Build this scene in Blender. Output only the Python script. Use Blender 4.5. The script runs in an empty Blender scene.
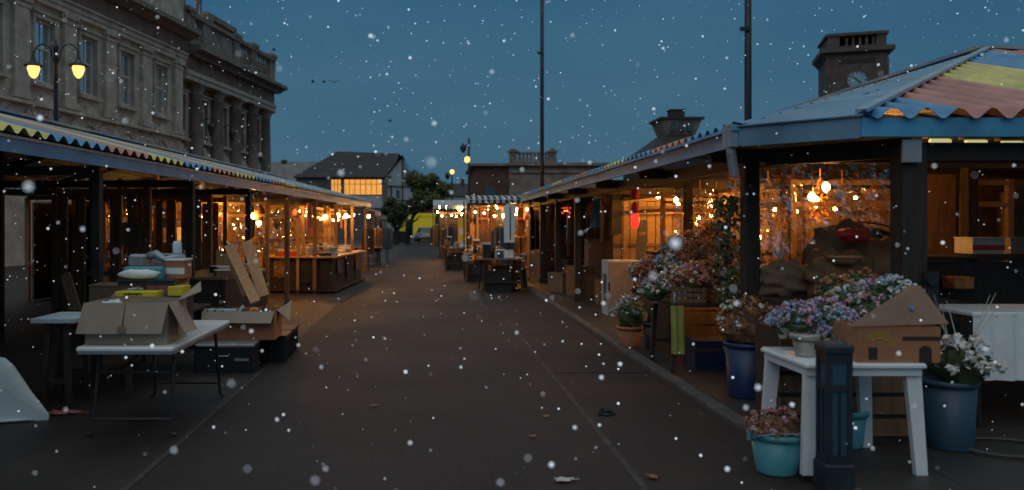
import bpy, math, random
from mathutils import Matrix, Vector, noise
R = math.radians
rnd = random.Random(7)
SC = bpy.context.scene
COL = SC.collection
CAMH, FPX, CX, CY = 1.7, 800.0, 430.0, 225.0

# ------------------------------------------------------------------ materials
def mat(name, col, rough=0.7, var=0.25, scale=6.0, bump=0.0, metal=0.0, emit=None, estr=0.0, spec=0.5, col2=None, stretch=None, trans=0.0):
    m = bpy.data.materials.new(name); m.use_nodes = True
    nt = m.node_tree; b = nt.nodes['Principled BSDF']
    b.inputs['Roughness'].default_value = rough
    b.inputs['Metallic'].default_value = metal
    b.inputs['Specular IOR Level'].default_value = spec
    c = (*col, 1)
    if var > 0:
        tc = nt.nodes.new('ShaderNodeTexCoord')
        src = tc.outputs['Object']
        if stretch:
            mp = nt.nodes.new('ShaderNodeMapping'); mp.inputs['Scale'].default_value = stretch
            nt.links.new(src, mp.inputs['Vector']); src = mp.outputs['Vector']
        nz = nt.nodes.new('ShaderNodeTexNoise'); nz.inputs['Scale'].default_value = scale
        nz.inputs['Detail'].default_value = 6; nz.inputs['Roughness'].default_value = 0.65
        nt.links.new(src, nz.inputs['Vector'])
        rp = nt.nodes.new('ShaderNodeValToRGB')
        d = col2 or tuple(x * (1 - var) for x in col)
        l = tuple(min(1, x * (1 + var)) for x in col)
        rp.color_ramp.elements[0].position = 0.3; rp.color_ramp.elements[0].color = (*d, 1)
        rp.color_ramp.elements[1].position = 0.7; rp.color_ramp.elements[1].color = (*l, 1)
        nt.links.new(nz.outputs['Fac'], rp.inputs['Fac'])
        nt.links.new(rp.outputs['Color'], b.inputs['Base Color'])
        if bump > 0:
            bp = nt.nodes.new('ShaderNodeBump'); bp.inputs['Strength'].default_value = bump; bp.inputs['Distance'].default_value = 0.02
            nt.links.new(nz.outputs['Fac'], bp.inputs['Height']); nt.links.new(bp.outputs['Normal'], b.inputs['Normal'])
    else:
        b.inputs['Base Color'].default_value = c
    if emit:
        b.inputs['Emission Color'].default_value = (*emit, 1); b.inputs['Emission Strength'].default_value = estr
    if trans: b.inputs['Transmission Weight'].default_value = trans
    return m

M = {}
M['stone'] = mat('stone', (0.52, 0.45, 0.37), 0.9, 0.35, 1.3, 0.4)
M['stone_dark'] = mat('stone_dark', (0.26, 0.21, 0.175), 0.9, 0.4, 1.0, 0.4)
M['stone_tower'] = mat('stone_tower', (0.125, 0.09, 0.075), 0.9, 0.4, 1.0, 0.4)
M['stone_red'] = mat('stone_red', (0.24, 0.155, 0.12), 0.9, 0.4, 1.2, 0.3)
M['glass_dark'] = mat('glass_dark', (0.05, 0.07, 0.09), 0.06, 0, spec=1.0)
M['glass_sky'] = mat('glass_sky', (0.93, 0.95, 0.96), 0.07, 0.06, 0.9, 0.02, metal=1.0)
M['glass_lit'] = mat('glass_lit', (0.1, 0.05, 0.02), 0.2, 0.0, emit=(1.0, 0.42, 0.08), estr=0.9)
M['glass_pale'] = mat('glass_pale', (0.3, 0.25, 0.25), 0.2, 0, emit=(0.9, 0.75, 0.72), estr=0.12)
M['white_paint'] = mat('white_paint', (0.72, 0.72, 0.7), 0.5, 0.08, 3)
M['blue_paint'] = mat('blue_paint', (0.07, 0.26, 0.50), 0.4, 0.22, 2.5, 0.1)
M['sheet_blue'] = mat('sheet_blue', (0.08, 0.27, 0.48), 0.4, 0.4, 1.7, 0.1)
M['sheet_red'] = mat('sheet_red', (0.47, 0.20, 0.15), 0.4, 0.35, 1.7, 0.1)
M['sheet_yellow'] = mat('sheet_yellow', (0.62, 0.52, 0.16), 0.4, 0.35, 1.7, 0.1)
M['blue_pale'] = mat('blue_pale', (0.09, 0.34, 0.56), 0.4, 0.3, 2.0, 0.1)
M['sheet_facet'] = mat('sheet_facet', (0.15, 0.27, 0.38), 0.35, 0.35, 1.6, 0.1)
M['sheet_grey'] = mat('sheet_grey', (0.30, 0.38, 0.45), 0.35, 0.25, 2.2)
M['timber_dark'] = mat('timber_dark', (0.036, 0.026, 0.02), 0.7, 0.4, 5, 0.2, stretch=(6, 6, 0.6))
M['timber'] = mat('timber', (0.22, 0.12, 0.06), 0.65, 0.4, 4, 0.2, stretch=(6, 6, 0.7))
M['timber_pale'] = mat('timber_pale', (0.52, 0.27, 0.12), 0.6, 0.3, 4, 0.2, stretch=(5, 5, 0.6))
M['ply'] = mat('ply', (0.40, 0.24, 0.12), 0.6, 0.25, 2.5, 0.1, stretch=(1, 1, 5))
M['steel_dark'] = mat('steel_dark', (0.035, 0.037, 0.042), 0.45, 0.3, 4, 0.1, metal=0.3)
M['bollard'] = mat('bollard', (0.026, 0.033, 0.042), 0.4, 0.4, 5, 0.2)
M['steel_pale'] = mat('steel_pale', (0.34, 0.36, 0.38), 0.4, 0.2, 5, metal=0.3)
M['card'] = mat('card', (0.36, 0.285, 0.215), 0.85, 0.14, 3, 0.1)
M['card_dark'] = mat('card_dark', (0.20, 0.125, 0.08), 0.85, 0.2, 3, 0.1)
M['card_brown'] = mat('card_brown', (0.27, 0.165, 0.11), 0.85, 0.2, 3, 0.1)
M['card_red'] = mat('card_red', (0.40, 0.17, 0.08), 0.8, 0.2, 3, 0.1)
M['plastic_white'] = mat('plastic_white', (0.80, 0.83, 0.84), 0.35, 0.1, 4)
M['plastic_black'] = mat('plastic_black', (0.022, 0.022, 0.026), 0.4, 0.3, 5)
M['plastic_teal'] = mat('plastic_teal', (0.10, 0.36, 0.42), 0.4, 0.1, 5)
M['plastic_blue'] = mat('plastic_blue', (0.015, 0.035, 0.11), 0.45, 0.2, 5)
M['plastic_navy'] = mat('plastic_navy', (0.04, 0.085, 0.135), 0.45, 0.15, 5)
M['yellow_card'] = mat('yellow_card', (0.66, 0.56, 0.03), 0.6, 0.1, 5)
M['yellow_tarp'] = mat('yellow_tarp', (0.55, 0.48, 0.03), 0.6, 0.15, 3, emit=(0.8, 0.65, 0.02), estr=0.16)  # faint glow put into the tarp in place of light falling on it
M['terracotta'] = mat('terracotta', (0.42, 0.16, 0.08), 0.85, 0.2, 6, 0.1)
M['galv'] = mat('galv', (0.42, 0.40, 0.34), 0.5, 0.25, 7, metal=0.4)
M['leaf'] = mat('leaf', (0.06, 0.10, 0.035), 0.6, 0.5, 9)
M['leaf_dark'] = mat('leaf_dark', (0.04, 0.058, 0.025), 0.7, 0.5, 3)
M['dry'] = mat('dry', (0.20, 0.10, 0.05), 0.8, 0.5, 9)
M['dry_tan'] = mat('dry_tan', (0.40, 0.24, 0.13), 0.8, 0.4, 9)
M['pink'] = mat('pink', (0.60, 0.33, 0.42), 0.7, 0.4, 12)
M['lilac'] = mat('lilac', (0.50, 0.40, 0.56), 0.7, 0.35, 12)
M['sky_blue'] = mat('sky_blue', (0.38, 0.52, 0.64), 0.7, 0.35, 12)
M['cream'] = mat('cream', (0.72, 0.68, 0.62), 0.7, 0.2, 12)
M['rose'] = mat('rose', (0.45, 0.16, 0.16), 0.7, 0.4, 12)
M['orange_fl'] = mat('orange_fl', (0.55, 0.22, 0.06), 0.7, 0.4, 12)
M['red'] = mat('red', (0.60, 0.04, 0.035), 0.6, 0.25, 8)
M['red_glow'] = mat('red_glow', (0.6, 0.05, 0.03), 0.5, 0, emit=(1.0, 0.06, 0.03), estr=0.9)
M['cloth_blue'] = mat('cloth_blue', (0.58, 0.70, 0.76), 0.85, 0.2, 5)
M['cloth_brown'] = mat('cloth_brown', (0.21, 0.11, 0.05), 0.85, 0.4, 5, 0.3)
M['cloth_dark'] = mat('cloth_dark', (0.03, 0.028, 0.03), 0.85, 0.4, 5, 0.3)
M['cloth_green'] = mat('cloth_green', (0.34, 0.36, 0.08), 0.85, 0.3, 5, 0.2)
M['wicker'] = mat('wicker', (0.34, 0.19, 0.08), 0.7, 0.45, 30, 0.5)
M['slate'] = mat('slate', (0.036, 0.031, 0.03), 0.75, 0.35, 1.5, 0.2)
M['roof_grey'] = mat('roof_grey', (0.20, 0.19, 0.17), 0.85, 0.25, 0.8, 0.2)
M['render_pale'] = mat('render_pale', (0.48, 0.50, 0.52), 0.85, 0.15, 0.8)
M['render_white'] = mat('render_white', (0.70, 0.78, 0.82), 0.85, 0.12, 3)
M['render_brown'] = mat('render_brown', (0.14, 0.12, 0.105), 0.9, 0.3, 0.8)
M['car_paint'] = mat('car_paint', (0.78, 0.85, 0.88), 0.3, 0.05, 3)
M['rubber'] = mat('rubber', (0.015, 0.015, 0.015), 0.8, 0)
M['bulb'] = mat('bulb', (1, 0.6, 0.2), 0.4, 0, emit=(1.0, 0.43, 0.085), estr=340)
M['bulb_small'] = mat('bulb_small', (1, 0.6, 0.2), 0.4, 0, emit=(1.0, 0.45, 0.09), estr=280)
M['lamp'] = mat('lamp', (1, 0.6, 0.2), 0.4, 0, emit=(1.0, 0.45, 0.11), estr=2.6)
M['tube'] = mat('tube', (1, 1, 0.6), 0.4, 0, emit=(0.95, 0.92, 0.42), estr=0.5)
M['snow'] = mat('snow', (0.9, 0.92, 0.95), 0.6, 0, emit=(0.75, 0.85, 0.95), estr=0.5)  # flakes glow weakly, standing in for flash light on them
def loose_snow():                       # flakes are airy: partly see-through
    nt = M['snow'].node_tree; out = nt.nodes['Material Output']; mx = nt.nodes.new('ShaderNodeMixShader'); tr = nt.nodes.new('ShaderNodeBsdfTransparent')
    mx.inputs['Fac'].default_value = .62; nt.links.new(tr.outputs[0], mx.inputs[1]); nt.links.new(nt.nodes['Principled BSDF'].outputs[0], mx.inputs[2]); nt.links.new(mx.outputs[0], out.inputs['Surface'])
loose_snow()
M['blue_dot'] = mat('blue_dot', (0.03, 0.25, 0.6), 0.4, 0)
M['ink'] = mat('ink', (0.02, 0.02, 0.015), 0.7, 0)
M['gold_ink'] = mat('gold_ink', (0.6, 0.48, 0.05), 0.6, 0)
M['leaf_dead'] = mat('leaf_dead', (0.36, 0.14, 0.05), 0.7, 0.3, 20)
M['paper'] = mat('paper', (0.55, 0.53, 0.47), 0.8, 0.15, 8)
M['line'] = mat('line', (0.052, 0.042, 0.038), 0.8, 0.6, 5)
M['kerb'] = mat('kerb', (0.085, 0.08, 0.075), 0.85, 0.4, 5, 0.2)
M['clear_film'] = None
def film():
    m = bpy.data.materials.new('clear_film'); m.use_nodes = True
    nt = m.node_tree; nt.nodes.clear()
    out = nt.nodes.new('ShaderNodeOutputMaterial'); mx = nt.nodes.new('ShaderNodeMixShader')
    tr = nt.nodes.new('ShaderNodeBsdfTransparent'); tr.inputs['Color'].default_value = (0.9, 0.88, 0.84, 1)
    gl = nt.nodes.new('ShaderNodeBsdfGlossy'); gl.inputs['Roughness'].default_value = 0.1
    mx.inputs['Fac'].default_value = 0.42
    nt.links.new(tr.outputs[0], mx.inputs[1]); nt.links.new(gl.outputs[0], mx.inputs[2]); nt.links.new(mx.outputs[0], out.inputs[0])
    return m
M['clear_film'] = film()

def brick_mat(name, c1, c2, mortar, scale, w=0.5, h=0.25, rough=0.9, rot=None, bump=0.3, msize=0.012, axis='XY'):
    m = bpy.data.materials.new(name); m.use_nodes = True
    nt = m.node_tree; b = nt.nodes['Principled BSDF']; b.inputs['Roughness'].default_value = rough
    tc = nt.nodes.new('ShaderNodeTexCoord'); mp = nt.nodes.new('ShaderNodeMapping')
    if rot: mp.inputs['Rotation'].default_value = rot
    br = nt.nodes.new('ShaderNodeTexBrick')
    br.inputs['Color1'].default_value = (*c1, 1); br.inputs['Color2'].default_value = (*c2, 1); br.inputs['Mortar'].default_value = (*mortar, 1)
    br.inputs['Scale'].default_value = scale; br.inputs['Brick Width'].default_value = w; br.inputs['Row Height'].default_value = h
    br.inputs['Mortar Size'].default_value = msize
    nz = nt.nodes.new('ShaderNodeTexNoise'); nz.inputs['Scale'].default_value = 1.5; nz.inputs['Detail'].default_value = 8
    mix = nt.nodes.new('ShaderNodeMix'); mix.data_type = 'RGBA'; mix.blend_type = 'MULTIPLY'; mix.inputs[0].default_value = 0.7
    rp = nt.nodes.new('ShaderNodeValToRGB'); rp.color_ramp.elements[0].position = 0.3; rp.color_ramp.elements[0].color = (0.45, 0.45, 0.45, 1)
    rp.color_ramp.elements[1].position = 0.7; rp.color_ramp.elements[1].color = (1.2, 1.15, 1.1, 1)
    nt.links.new(tc.outputs['Object'], mp.inputs['Vector']); nt.links.new(mp.outputs['Vector'], br.inputs['Vector'])
    nt.links.new(tc.outputs['Object'], nz.inputs['Vector']); nt.links.new(nz.outputs['Fac'], rp.inputs['Fac'])
    nt.links.new(br.outputs['Color'], mix.inputs[6]); nt.links.new(rp.outputs['Color'], mix.inputs[7])
    nt.links.new(mix.outputs[2], b.inputs['Base Color'])
    bp = nt.nodes.new('ShaderNodeBump'); bp.inputs['Strength'].default_value = bump; bp.inputs['Distance'].default_value = 0.01
    nt.links.new(br.outputs['Fac'], bp.inputs['Height']); bp.invert = True
    nt.links.new(bp.outputs['Normal'], b.inputs['Normal'])
    return m
M['brick'] = brick_mat('brick', (0.16, 0.07, 0.05), (0.12, 0.055, 0.04), (0.12, 0.1, 0.09), 1.0, 0.5, 0.16, rot=(R(90), 0, 0))
M['pavers'] = brick_mat('pavers', (0.038, 0.029, 0.026), (0.032, 0.025, 0.022), (0.024, 0.019, 0.018), 1.0, 0.6, 0.6, rough=0.6, msize=0.01)
M['flags'] = brick_mat('flags', (0.05, 0.044, 0.041), (0.041, 0.037, 0.035), (0.03, 0.028, 0.027), 1.0, 0.75, 0.6, rough=0.55, msize=0.012)

def asphalt():
    m = bpy.data.materials.new('asphalt'); m.use_nodes = True
    nt = m.node_tree; b = nt.nodes['Principled BSDF']
    tc = nt.nodes.new('ShaderNodeTexCoord')
    n1 = nt.nodes.new('ShaderNodeTexNoise'); n1.inputs['Scale'].default_value = 55; n1.inputs['Detail'].default_value = 4
    n2 = nt.nodes.new('ShaderNodeTexNoise'); n2.inputs['Scale'].default_value = 0.55; n2.inputs['Detail'].default_value = 7
    r1 = nt.nodes.new('ShaderNodeValToRGB'); r1.color_ramp.elements[0].position = .35; r1.color_ramp.elements[1].position = .7
    r1.color_ramp.elements[0].color = (0.011, 0.0075, 0.007, 1); r1.color_ramp.elements[1].color = (0.058, 0.035, 0.031, 1)
    r2 = nt.nodes.new('ShaderNodeValToRGB'); r2.color_ramp.elements[0].position = .3; r2.color_ramp.elements[1].position = .7
    r2.color_ramp.elements[0].color = (0.62, 0.60, 0.6, 1); r2.color_ramp.elements[1].color = (1.1, 1.04, 1.0, 1)
    mx = nt.nodes.new('ShaderNodeMix'); mx.data_type = 'RGBA'; mx.blend_type = 'MULTIPLY'; mx.inputs[0].default_value = 1
    mr = nt.nodes.new('ShaderNodeMapRange'); mr.inputs[1].default_value = .3; mr.inputs[2].default_value = .7; mr.inputs[3].default_value = .66; mr.inputs[4].default_value = .85
    bp = nt.nodes.new('ShaderNodeBump'); bp.inputs['Strength'].default_value = .35; bp.inputs['Distance'].default_value = .006
    L = nt.links.new
    L(tc.outputs['Object'], n1.inputs['Vector']); L(tc.outputs['Object'], n2.inputs['Vector'])
    L(n1.outputs['Fac'], r1.inputs['Fac']); L(n2.outputs['Fac'], r2.inputs['Fac'])
    br = nt.nodes.new('ShaderNodeTexBrick'); br.inputs['Scale'].default_value = 1.0; br.inputs['Brick Width'].default_value = .42; br.inputs['Row Height'].default_value = .21; br.inputs['Mortar Size'].default_value = .008
    br.inputs['Color1'].default_value = (1.12, 1.08, 1.06, 1); br.inputs['Color2'].default_value = (.82, .84, .86, 1); br.inputs['Mortar'].default_value = (.5, .48, .48, 1)
    mb_ = nt.nodes.new('ShaderNodeMix'); mb_.data_type = 'RGBA'; mb_.blend_type = 'MULTIPLY'; mb_.inputs[0].default_value = .8
    n3 = nt.nodes.new('ShaderNodeTexVoronoi'); n3.inputs['Scale'].default_value = 7.0
    r3 = nt.nodes.new('ShaderNodeValToRGB'); r3.color_ramp.elements[0].position = .04; r3.color_ramp.elements[0].color = (1.9, 1.8, 1.75, 1); r3.color_ramp.elements[1].position = .075; r3.color_ramp.elements[1].color = (1, 1, 1, 1)
    m3 = nt.nodes.new('ShaderNodeMix'); m3.data_type = 'RGBA'; m3.blend_type = 'MULTIPLY'; m3.inputs[0].default_value = .8
    L(tc.outputs['Object'], br.inputs['Vector']); L(tc.outputs['Object'], n3.inputs['Vector']); L(n3.outputs['Distance'], r3.inputs['Fac'])
    L(r1.outputs['Color'], mx.inputs[6]); L(r2.outputs['Color'], mx.inputs[7]); L(mx.outputs[2], mb_.inputs[6]); L(br.outputs['Color'], mb_.inputs[7]); L(mb_.outputs[2], m3.inputs[6]); L(r3.outputs['Color'], m3.inputs[7]); L(m3.outputs[2], b.inputs['Base Color'])
    L(n2.outputs['Fac'], mr.inputs[0]); L(mr.outputs[0], b.inputs['Roughness'])
    L(n1.outputs['Fac'], bp.inputs['Height']); L(bp.outputs['Normal'], b.inputs['Normal'])
    return m
M['asphalt'] = asphalt()

# ------------------------------------------------------------------ mesh builder
class MB:
    def __init__(s): s.v = []; s.f = []; s.mi = []; s.cur = 0; s.T = Matrix()
    def add(s, vs, fs):
        n = len(s.v)
        s.v += [tuple(s.T @ Vector(p)) for p in vs]
        for f in fs: s.f.append([i + n for i in f]); s.mi.append(s.cur)
        return s
    def box(s, x0, x1, y0, y1, z0, z1):
        return s.add([(x0,y0,z0),(x1,y0,z0),(x1,y1,z0),(x0,y1,z0),(x0,y0,z1),(x1,y0,z1),(x1,y1,z1),(x0,y1,z1)],
                     [(3,2,1,0),(4,5,6,7),(0,1,5,4),(1,2,6,5),(2,3,7,6),(3,0,4,7)])
    def cbox(s, c, d, rz=0, tilt=None):
        T0 = s.T; s.T = T0 @ Matrix.Translation(c) @ Matrix.Rotation(rz, 4, 'Z') @ (tilt or Matrix())
        s.box(-d[0]/2, d[0]/2, -d[1]/2, d[1]/2, -d[2]/2, d[2]/2); s.T = T0; return s
    def bbox(s, c, d, b=0.01, rz=0):
        # box with chamfered vertical and top edges
        x, y, z = d[0]/2, d[1]/2, d[2]/2
        def ring(i, h): return [(x-i-b,y-i,h),(x-i,y-i-b,h),(x-i,-(y-i-b),h),(x-i-b,-(y-i),h),(-(x-i-b),-(y-i),h),(-(x-i),-(y-i-b),h),(-(x-i),y-i-b,h),(-(x-i-b),y-i,h)]
        rings = [ring(0,-z), ring(0,z-b), ring(b*.7,z)]
        vs = [p for r_ in rings for p in r_]; fs = []
        for k in range(2):
            for i in range(8):
                j = (i+1) % 8; fs.append((k*8+j, k*8+i, k*8+8+i, k*8+8+j))
        fs.append(tuple(range(16,24))[::-1]); fs.append(tuple(range(8)))
        T0 = s.T; s.T = T0 @ Matrix.Translation(c) @ Matrix.Rotation(rz, 4, 'Z'); s.add(vs, fs); s.T = T0; return s
    def bar(s, p, q, w, h=None, up=(0,0,1)):
        p, q = Vector(p), Vector(q); d = q - p; L = d.length; d.normalize()
        up = Vector(up)
        if abs(d.dot(up)) > 0.98: up = Vector((0,1,0))
        a = d.cross(up).normalized(); b = a.cross(d)
        h = h or w; vs = []
        for e in (p, q):
            for sx, sy in ((-1,-1),(1,-1),(1,1),(-1,1)): vs.append(tuple(e + a*sx*w/2 + b*sy*h/2))
        return s.add(vs, [(0,1,2,3),(7,6,5,4),(1,0,4,5),(2,1,5,6),(3,2,6,7),(0,3,7,4)])
    def tube(s, pts, r, n=8, caps=True):
        pts = [Vector(p) for p in pts]; rs = r if isinstance(r, (list, tuple)) else [r]*len(pts)
        vs = []; fs = []
        for i, p in enumerate(pts):
            d = (pts[min(i+1, len(pts)-1)] - pts[max(i-1, 0)]).normalized()
            up = Vector((0,0,1)) if abs(d.z) < 0.95 else Vector((0,1,0))
            a = d.cross(up).normalized(); b = a.cross(d)
            for k in range(n):
                t = 2*math.pi*k/n; vs.append(tuple(p + (a*math.cos(t) + b*math.sin(t))*rs[i]))
        for i in range(len(pts)-1):
            for k in range(n):
                j = (k+1) % n; fs.append((i*n+k, i*n+j, (i+1)*n+j, (i+1)*n+k))
        if caps: fs.append(tuple(range(n))[::-1]); fs.append(tuple((len(pts)-1)*n+k for k in range(n)))
        return s.add(vs, fs)
    def lathe(s, prof, c=(0,0,0), n=20, a0=0.0, a1=2*math.pi):
        full = abs(a1-a0-2*math.pi) < 1e-6; m = n if full else n+1
        vs = []; fs = []
        for (r, z) in prof:
            for k in range(m):
                t = a0 + (a1-a0)*k/n; vs.append((c[0]+r*math.cos(t), c[1]+r*math.sin(t), c[2]+z))
        for i in range(len(prof)-1):
            for k in range(n):
                j = (k+1) % m; fs.append((i*m+k, i*m+j, (i+1)*m+j, (i+1)*m+k))
        return s.add(vs, fs)
    def prism(s, pts, y0, y1):            # polygon in xz extruded along y
        n = len(pts); vs = [(x,y0,z) for x,z in pts] + [(x,y1,z) for x,z in pts]
        return s.add(vs, [tuple(range(n)), tuple(range(n,2*n))[::-1]] + [(i+n, (i+1)%n+n, (i+1)%n, i) for i in range(n)])
    def quad(s, *p): return s.add(list(p), [tuple(range(len(p)))])
    def slab(s, pts, t):                  # planar polygon given thickness along its normal
        P = [Vector(p) for p in pts]; nn = (P[1]-P[0]).cross(P[2]-P[0]).normalized()*t; n = len(P)
        vs = [tuple(p) for p in P] + [tuple(p+nn) for p in P]
        return s.add(vs, [tuple(range(n))[::-1], tuple(range(n,2*n))] + [(i, (i+1)%n, (i+1)%n+n, i+n) for i in range(n)])
    def blob(s, c, r, seg=10, ring=7, amp=0.15, freq=2.0, seed=0):
        rx, ry, rz = r if isinstance(r, (list, tuple)) else (r, r, r); vs = []; fs = []
        for i in range(ring+1):
            ph = math.pi*i/ring
            for k in range(seg):
                t = 2*math.pi*k/seg; d = Vector((math.sin(ph)*math.cos(t), math.sin(ph)*math.sin(t), math.cos(ph)))
                q = 1 + amp*noise.noise(d*freq + Vector((seed*3.7, seed*1.3, 0)))*2
                vs.append((c[0]+d.x*rx*q, c[1]+d.y*ry*q, c[2]+d.z*rz*q))
        for i in range(ring):
            for k in range(seg):
                j = (k+1) % seg; fs.append((i*seg+k, (i+1)*seg+k, (i+1)*seg+j, i*seg+j))
        return s.add(vs, fs)
    def ico(s, c, r):
        g = 1.618; q = r/math.sqrt(1+g*g)
        vs = [(-1,g,0),(1,g,0),(-1,-g,0),(1,-g,0),(0,-1,g),(0,1,g),(0,-1,-g),(0,1,-g),(g,0,-1),(g,0,1),(-g,0,-1),(-g,0,1)]
        fs = [(0,11,5),(0,5,1),(0,1,7),(0,7,10),(0,10,11),(1,5,9),(5,11,4),(11,10,2),(10,7,6),(7,1,8),(3,9,4),(3,4,2),(3,2,6),(3,6,8),(3,8,9),(4,9,5),(2,4,11),(6,2,10),(8,6,7),(9,8,1)]
        return s.add([(c[0]+x*q, c[1]+y*q, c[2]+z*q) for x,y,z in vs], fs)
    def leaf(s, c, size, nrm=None, rg=rnd, asp=0.55):
        n = Vector(nrm) if nrm else Vector((rg.gauss(0,1), rg.gauss(0,1), rg.gauss(0,1)))
        n = (n.normalized() + Vector((rg.uniform(-.6,.6), rg.uniform(-.6,.6), rg.uniform(-.6,.6)))).normalized()
        a = n.orthogonal().normalized(); a = Matrix.Rotation(rg.uniform(0, 6.28), 3, n) @ a; b = n.cross(a)
        c = Vector(c); a = a*size; b = b*size*asp
        return s.add([tuple(c-a), tuple(c-b+n*size*.15), tuple(c+a), tuple(c+b+n*size*.15)], [(0,1,2,3)])
    def head(s, c, r, n=9, rg=rnd):       # one blossom head: petals spread over a little ball
        for _ in range(n):
            d = Vector((rg.gauss(0,1), rg.gauss(0,1), rg.gauss(.3,1))).normalized()
            s.leaf(tuple(Vector(c)+d*r*.8), r*.62, d, rg, .75)
        return s
    def build(s, name, mats, parent=None, smooth=False, loc=None):
        me = bpy.data.meshes.new(name); me.from_pydata(s.v, [], s.f)
        for m in (mats if isinstance(mats, list) else [mats]): me.materials.append(M[m] if isinstance(m, str) else m)
        me.polygons.foreach_set('material_index', s.mi)
        if smooth: me.polygons.foreach_set('use_smooth', [True]*len(me.polygons))
        me.update()
        o = bpy.data.objects.new(name, me); COL.objects.link(o)
        if parent: o.parent = parent
        if loc: o.location = loc
        return o

def tag(o, label, cat, group=None):
    o['label'] = label; o['category'] = cat; o['kind'] = 'thing'
    if group: o['group'] = group
    return o
def thing(name, label, cat, loc=(0,0,0), rz=0, group=None):
    o = bpy.data.objects.new(name, None); o.empty_display_size = 0.1; COL.objects.link(o)
    o.location = loc; o.rotation_euler = (0, 0, rz)
    return tag(o, label, cat, group)
def struct(name, mb, m): o = mb.build(name, m); o['kind'] = 'structure'; return o
def dup(o, loc=None, rz=None, label=None, parent=None, scale=None):
    c = o.copy(); COL.objects.link(c); c.parent = parent
    if loc is not None: c.location = loc
    if rz is not None: c.rotation_euler = (c.rotation_euler[0], c.rotation_euler[1], rz)
    if label: c['label'] = label
    if scale: c.scale = (scale,)*3 if not isinstance(scale, tuple) else scale
    for ch in list(o.children): dup(ch, parent=c)
    return c
def W(x, y, Y): return Vector(((x-CX)*Y/FPX, Y, CAMH+(CY-y)*Y/FPX))

# ------------------------------------------------------------------ camera, sky, sun
cam = bpy.data.cameras.new('camera'); co = bpy.data.objects.new('camera', cam); COL.objects.link(co)
co.location = (0, 0, CAMH); co.rotation_euler = (R(90), 0, 0)
cam.sensor_width = 36; cam.lens = 36*FPX/1024; cam.shift_x = (512-CX)/1024; cam.shift_y = (CY-245)/1024
cam.clip_end = 2000; cam.clip_start = 0.05
cam.dof.use_dof = True; cam.dof.focus_distance = 10; cam.dof.aperture_fstop = 1.3
SC.camera = co

SUN_EL, SUN_ROT = R(2.0), R(215)
w = bpy.data.worlds.new('World'); SC.world = w; w.use_nodes = True
nt = w.node_tree; bg = nt.nodes['Background']
sky = nt.nodes.new('ShaderNodeTexSky'); sky.sky_type = 'NISHITA'; sky.sun_disc = False
sky.sun_elevation = SUN_EL; sky.sun_rotation = SUN_ROT; sky.ozone_density = 4.0; sky.air_density = 1.0; sky.dust_density = 0.6
tc = nt.nodes.new('ShaderNodeTexCoord'); sp = nt.nodes.new('ShaderNodeSeparateXYZ')
rp = nt.nodes.new('ShaderNodeValToRGB'); e = rp.color_ramp.elements
e[0].position = 0.0; e[0].color = (0.056, 0.112, 0.162, 1)
e[1].position = 1.0; e[1].color = (0.43, 0.45, 0.49, 1)
for pos, c in ((0.09, (0.047, 0.108, 0.170, 1)), (0.27, (0.031, 0.094, 0.172, 1)), (0.5, (0.14, 0.19, 0.25, 1))):
    k = e.new(pos); k.color = c
mx = nt.nodes.new('ShaderNodeMix'); mx.data_type = 'RGBA'; mx.blend_type = 'ADD'; mx.inputs[0].default_value = 1.0
sc_ = nt.nodes.new('ShaderNodeVectorMath'); sc_.operation = 'SCALE'; sc_.inputs['Scale'].default_value = 0.012
gr = nt.nodes.new('ShaderNodeVectorMath'); gr.operation = 'SCALE'; gr.inputs['Scale'].default_value = 11.8
L = nt.links.new
L(tc.outputs['Generated'], sp.inputs[0]); L(sp.outputs['Z'], rp.inputs['Fac'])
nz = nt.nodes.new('ShaderNodeTexNoise'); nz.inputs['Scale'].default_value = 2.2; nz.inputs['Detail'].default_value = 6; nz.inputs['Roughness'].default_value = .55
mpn = nt.nodes.new('ShaderNodeMapping'); mpn.inputs['Scale'].default_value = (1, 1, 3.5)
crp = nt.nodes.new('ShaderNodeValToRGB'); crp.color_ramp.elements[0].position = .35; crp.color_ramp.elements[0].color = (.80, .95, .95, 1); crp.color_ramp.elements[1].position = .7; crp.color_ramp.elements[1].color = (1.2, 1.18, 1.06, 1)
cmx = nt.nodes.new('ShaderNodeMix'); cmx.data_type = 'RGBA'; cmx.blend_type = 'MULTIPLY'; cmx.inputs[0].default_value = 1
L(tc.outputs['Generated'], mpn.inputs['Vector']); L(mpn.outputs['Vector'], nz.inputs['Vector']); L(nz.outputs['Fac'], crp.inputs['Fac']); L(rp.outputs['Color'], cmx.inputs[6]); L(crp.outputs['Color'], cmx.inputs[7])
L(cmx.outputs[2], gr.inputs[0]); L(sky.outputs['Color'], sc_.inputs[0])
L(gr.outputs[0], mx.inputs[6]); L(sc_.outputs[0], mx.inputs[7]); L(mx.outputs[2], bg.inputs['Color'])
bg.inputs['Strength'].default_value = 0.1
sun = bpy.data.lights.new('sun', 'SUN'); so = bpy.data.objects.new('sun', sun); COL.objects.link(so)
sun.energy = 0.35; sun.angle = R(50); sun.color = (1.0, 0.95, 0.9)
so.rotation_euler = (R(52), 0, R(-25))
SC.view_settings.view_transform = 'Standard'; SC.view_settings.look = 'None'; SC.view_settings.exposure = 0
SC.cycles.use_denoising = True; SC.cycles.sample_clamp_indirect = 3.0
SC.cycles.max_bounces = 6; SC.cycles.transparent_max_bounces = 12; SC.cycles.caustics_reflective = False; SC.cycles.caustics_refractive = False

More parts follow.
